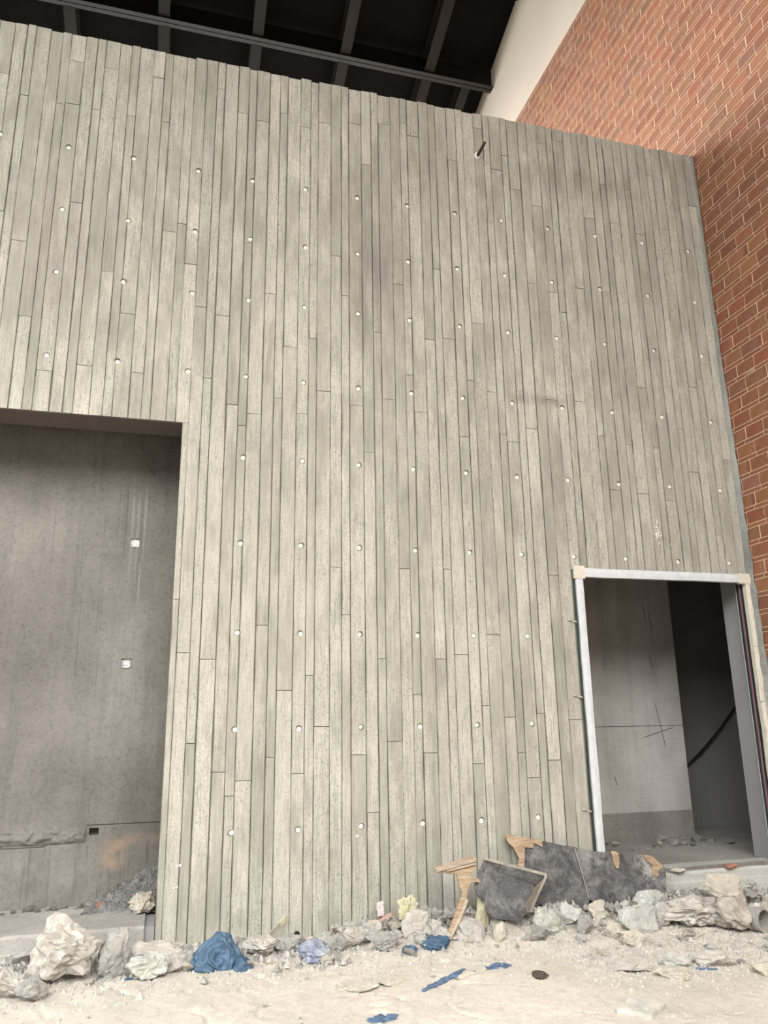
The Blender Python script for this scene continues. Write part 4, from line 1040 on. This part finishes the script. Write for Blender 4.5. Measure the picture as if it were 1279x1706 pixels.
shard('wood_shard', (1.63, 6.27, .125), (.10, 0, .045), (0, .03, -.01), (-.004, 0, .012), M_pinkw, 'faded reddish board splinter tilted up over the rubble', 'shard')
shard('brick_fragment', (1.76, 6.22, .10), (.045, 0, 0), (0, .03, 0), (0, 0, .022), M_redb, 'small orange-red brick piece right of the reddish splinter', 'brick fragment')
card = shard('paper_scrap', (1.70, 6.455, .175), (.028, 0, .004), (0, .0015, 0), (-.003, .004, .05), simple('pink_printed_paper', (.62, .52, .50), .8, 0, 60, .3), 'small faded pink paper scrap stuck upright against the wall', 'paper')

# blue plastic bag
def folded_blob(name, w, d, h, seed, amp, m, label, cat, loc, sub=5, freq=3.0, twist=1.2, rz=0):
    bm = bmesh.new(); bmesh.ops.create_icosphere(bm, subdivisions=sub, radius=.5)
    for v in bm.verts:
        p = v.co.copy(); q = Vector((p.x + twist * p.z, p.y * 1.6, p.z)) + Vector((seed, 0, 0))
        r = 1 - abs(noise.noise(q * freq)) * 2
        r2 = 1 - abs(noise.noise(q * freq * 2.3 + Vector((0, 7, 0)))) * 2
        s = noise.noise(p * 2 + Vector((0, seed, 0)))
        v.co = p * (1 + amp * (r ** 2 if r > 0 else 0) + amp * .45 * max(0, r2) + .35 * s)
        v.co.z = max(v.co.z, -.33 + .03 * noise.noise(p * 9))
    zs_ = [v.co.z for v in bm.verts]; xs_ = [v.co.x for v in bm.verts]; z0 = min(zs_); hz = max(zs_) - z0; wx = max(xs_) - min(xs_)
    for v in bm.verts: v.co = Vector((v.co.x / wx * w, v.co.y * d, (v.co.z - z0) / hz * h))
    o = link(name, bm_mesh(bm, name), m, smooth=True, label=label, cat=cat); o.location = loc; o.rotation_euler.z = rz; return o
M_blue = simple('blue_woven_plastic', (.048, .100, .165), .5, 0, 12, .35, .3, 60)
M_blue2 = simple('faded_blue_cloth', (.085, .140, .225), .8, 0, 30, .45, .6, 80)
bm = bmesh.new(); bmesh.ops.create_icosphere(bm, subdivisions=6, radius=1)
for v in bm.verts:
    p = v.co.copy()
    # gathered folds sweeping round a hollow left of the peak
    c = Vector((.05, -.75, .35)); dd = (p - c).length + .10 * noise.noise(p * 1.8)
    fold = math.sin(dd * 15 + 1.6 * math.atan2(p.z - c.z, p.x - c.x)) * .5 + .5 * math.sin(dd * 31 + 3 * noise.noise(p * 2.5))
    k = 1 + .085 * fold - .26 * math.exp(-((dd / .33) ** 2)) + .07 * noise.noise(p * 3) + .05 * noise.noise(p * 9)
    q = p * k; z = max(q.z, -.12 + .02 * noise.noise(p * 8))
    hgt = z * (.95 + .12 * math.exp(-((p.x - .35) / .4) ** 2) - .25 * max(0, -p.x))
    v.co = Vector((q.x * .18 * (1 - .22 * max(0, z)) , q.y * .13, hgt * .175 + .012))
link('plastic_bag', bm_mesh(bm, 'plastic_bag'), M_blue, smooth=True, label='crumpled blue plastic bag lying at the foot of the wall near its left corner', cat='plastic bag').location = (.41, 5.93, ground_h(.41, 5.93))
folded_blob('plastic_flap', .16, .14, .09, 9.2, .30, M_blue, 'loose blue flap trailing right of the crumpled blue bag', 'plastic scrap', (.575, 5.86, .0), 4, 2.6, 1.0)
folded_blob('crumpled_sheet', .25, .18, .13, 6.1, .34, rub_mat('blue_stained_white_sheet', (.10, .14, .30), (.50, .51, .50), 40), 'crumpled white sheet stained blue in the middle of the rubble', 'sheet', (1.08, 5.90, .01), 5, 3.2, .4)
folded_blob('plastic_flap', .22, .10, .10, 3.3, .38, M_blue, 'blue plastic strip lying below the knobbly mortar lump', 'plastic scrap', (1.95, 5.86, .01), 5, 3.0, 2.0)
folded_blob('plastic_flap', .13, .07, .05, 2.3, .38, M_blue2, 'small dark blue scrap in front of the rounded grey stones', 'plastic scrap', (1.74, 5.82, .02), 4, 3.0, 2.0)
folded_blob('cloth_bundle', .27, .2, .22, 7.7, .22, rub_mat('wrinkled_grey_cloth', (.34, .34, .30), (.60, .60, .54), 60), 'wrinkled grey cloth bundle right of the black box', 'cloth', (2.86, 5.92, .0), 5, 5.5, 2.4)
folded_blob('sack', .27, .22, .19, 5.5, .20, rub_mat('creased_grey_sack', (.36, .34, .31), (.54, .52, .48), 50), 'creased grey sack between the splintered stick and the yellow lump', 'sack', (2.24, 5.97, .0), 5, 2.8, .8)
# torn cement sack with a pipe end at the right
folded_blob('sack', .29, .24, .22, 1.5, .26, rub_mat('taupe_cement_sack', (.33, .30, .26), (.50, .46, .40), 45), 'taupe crumpled cement sack at the right picture edge beside the pipe', 'sack', (4.29, 5.66, .03), 5, 3.2, .8)
pp = empty('pipe_end', (4.46, 5.50, .092), 'short grey pipe end with a dark opening at the right picture edge', 'pipe')
mb = MB(); sg = 24
for r, y in ((.085, .25), (.085, 0), (.072, 0), (.070, .24)):
    for k in range(sg): t = 2 * math.pi * k / sg; mb.v.append((r * math.cos(t), y, r * math.sin(t)))
for l in range(3):
    for k in range(sg): mb.f.append((l * sg + k, l * sg + (k + 1) % sg, (l + 1) * sg + (k + 1) % sg, (l + 1) * sg + k))
mb.f.append(tuple(3 * sg + k for k in range(sg))); mb.f.append(tuple(range(sg)))
t_ = mb.build('tube', M_grey, pp, smooth=False); t_.rotation_euler = (0, 0, .25)
mb = MB()
for k in range(sg): t = 2 * math.pi * k / sg; mb.v.append((.069 * math.cos(t), .12, .069 * math.sin(t)))
mb.f.append(tuple(range(sg))); o = mb.build('dark_inside', M_hole, pp); o.rotation_euler = (0, 0, .25)

def rag(name, pts, wid, m, label, cat, seed=0, n=26, k=6):
    """thin rag draped on the ground along a path"""
    P = [Vector((x, y, 0)) for x, y in pts]; mb = MB()
    for i in range(n + 1):
        t = i / n * (len(P) - 1); a = min(int(t), len(P) - 2); p = P[a].lerp(P[a + 1], t - a); d = (P[a + 1] - P[a]).normalized(); s_ = Vector((-d.y, d.x, 0))
        ww = wid * (.75 + .5 * noise.noise(Vector((i * .35, seed, 0)))) * min(1, 3 * min(i, n - i) / n + .35)
        for j in range(k + 1):
            u_ = j / k * 2 - 1; q = p + s_ * u_ * ww * (1 + .3 * noise.noise(Vector((i * .9, j * 3, seed))))
            z = ground_h(q.x, q.y) + .006 + .010 * abs(noise.noise(Vector((q.x * 30, q.y * 30, seed)))) * (1 - u_ * u_ * .6)
            mb.v.append((q.x, q.y, z))
    N1 = (n + 1) * (k + 1)
    mb.v += [(x, y, z - .006) for x, y, z in mb.v[:N1]]
    for i in range(n):
        for j in range(k):
            a = i * (k + 1) + j; q = (a, a + 1, a + k + 2, a + k + 1); mb.f.append(q); mb.f.append(tuple(N1 + v for v in reversed(q)))
    for i in range(n):
        for j in (0, k): a = i * (k + 1) + j; b_ = a + k + 1; mb.f.append((a, b_, N1 + b_, N1 + a))
    for j in range(k):
        for i in (0, n): a = i * (k + 1) + j; mb.f.append((a, a + 1, N1 + a + 1, N1 + a))
    return mb.build(name, m, label=label, cat=cat)
rag('rag_strip', [(1.60, 5.08), (1.70, 5.17), (1.85, 5.28), (1.99, 5.40)], .035, M_blue2, 'faded blue rag strip lying on the open sand', 'rag', 1)
rag('rag_patch', [(2.14, 5.36), (2.22, 5.42), (2.32, 5.38)], .055, M_blue2, 'small blue rag patch on the sand right of the rag strip', 'rag', 2, 16)
rag('rag_patch', [(1.16, 4.70), (1.24, 4.72), (1.34, 4.74)], .06, M_blue2, 'blue rag at the bottom edge of the picture', 'rag', 3, 16)
rag('rag_patch', [(3.44, 4.96), (3.50, 4.93), (3.56, 4.90)], .02, M_blue2, 'small blue scrap among the flat stones at the lower right', 'rag', 4, 12)
rag('rag_patch', [(-.16, 5.86), (-.12, 5.84)], .03, M_blue, 'tiny blue scrap left of the angular slab fragment', 'rag', 5, 10)
folded_blob('dirt_clod', .12, .09, .04, 8.8, .5, simple('dark_brown_clod', (.07, .055, .045), .9, 0, 40, .3, .6), 'dark brown clod lying alone on the sand', 'clod', (2.40, 5.12, .0), 4, 4, .5)
# square tile
tl = empty('square_tile', (2.68, 4.41, 0), 'broken square mortar tile lying in the dust near the bottom edge', 'tile')
mb = MB(); mb.box(-.105, .105, -.10, .10, -.01, .022); me = mb.mesh('slab'); bm = bmesh.new(); bm.from_mesh(me); bmesh.ops.subdivide_edges(bm, edges=bm.edges, cuts=8, use_grid_fill=True)
for v in bm.verts: v.co += Vector((noise.noise(v.co * 22), noise.noise(v.co * 22 + Vector((3, 0, 0))), .6 * noise.noise(v.co * 30 + Vector((0, 3, 0))))) * .007
link('slab', bm_mesh(bm, 'slab'), rub_mat('speckled_mortar_tile', (.42, .41, .37), (.66, .64, .58), 60), tl)
tl.rotation_euler = (0, 0, .62); tl.location.z = ground_h(2.68, 4.41) + .002
print('pieces', npieces, 'bricks', len(single), len(rest))
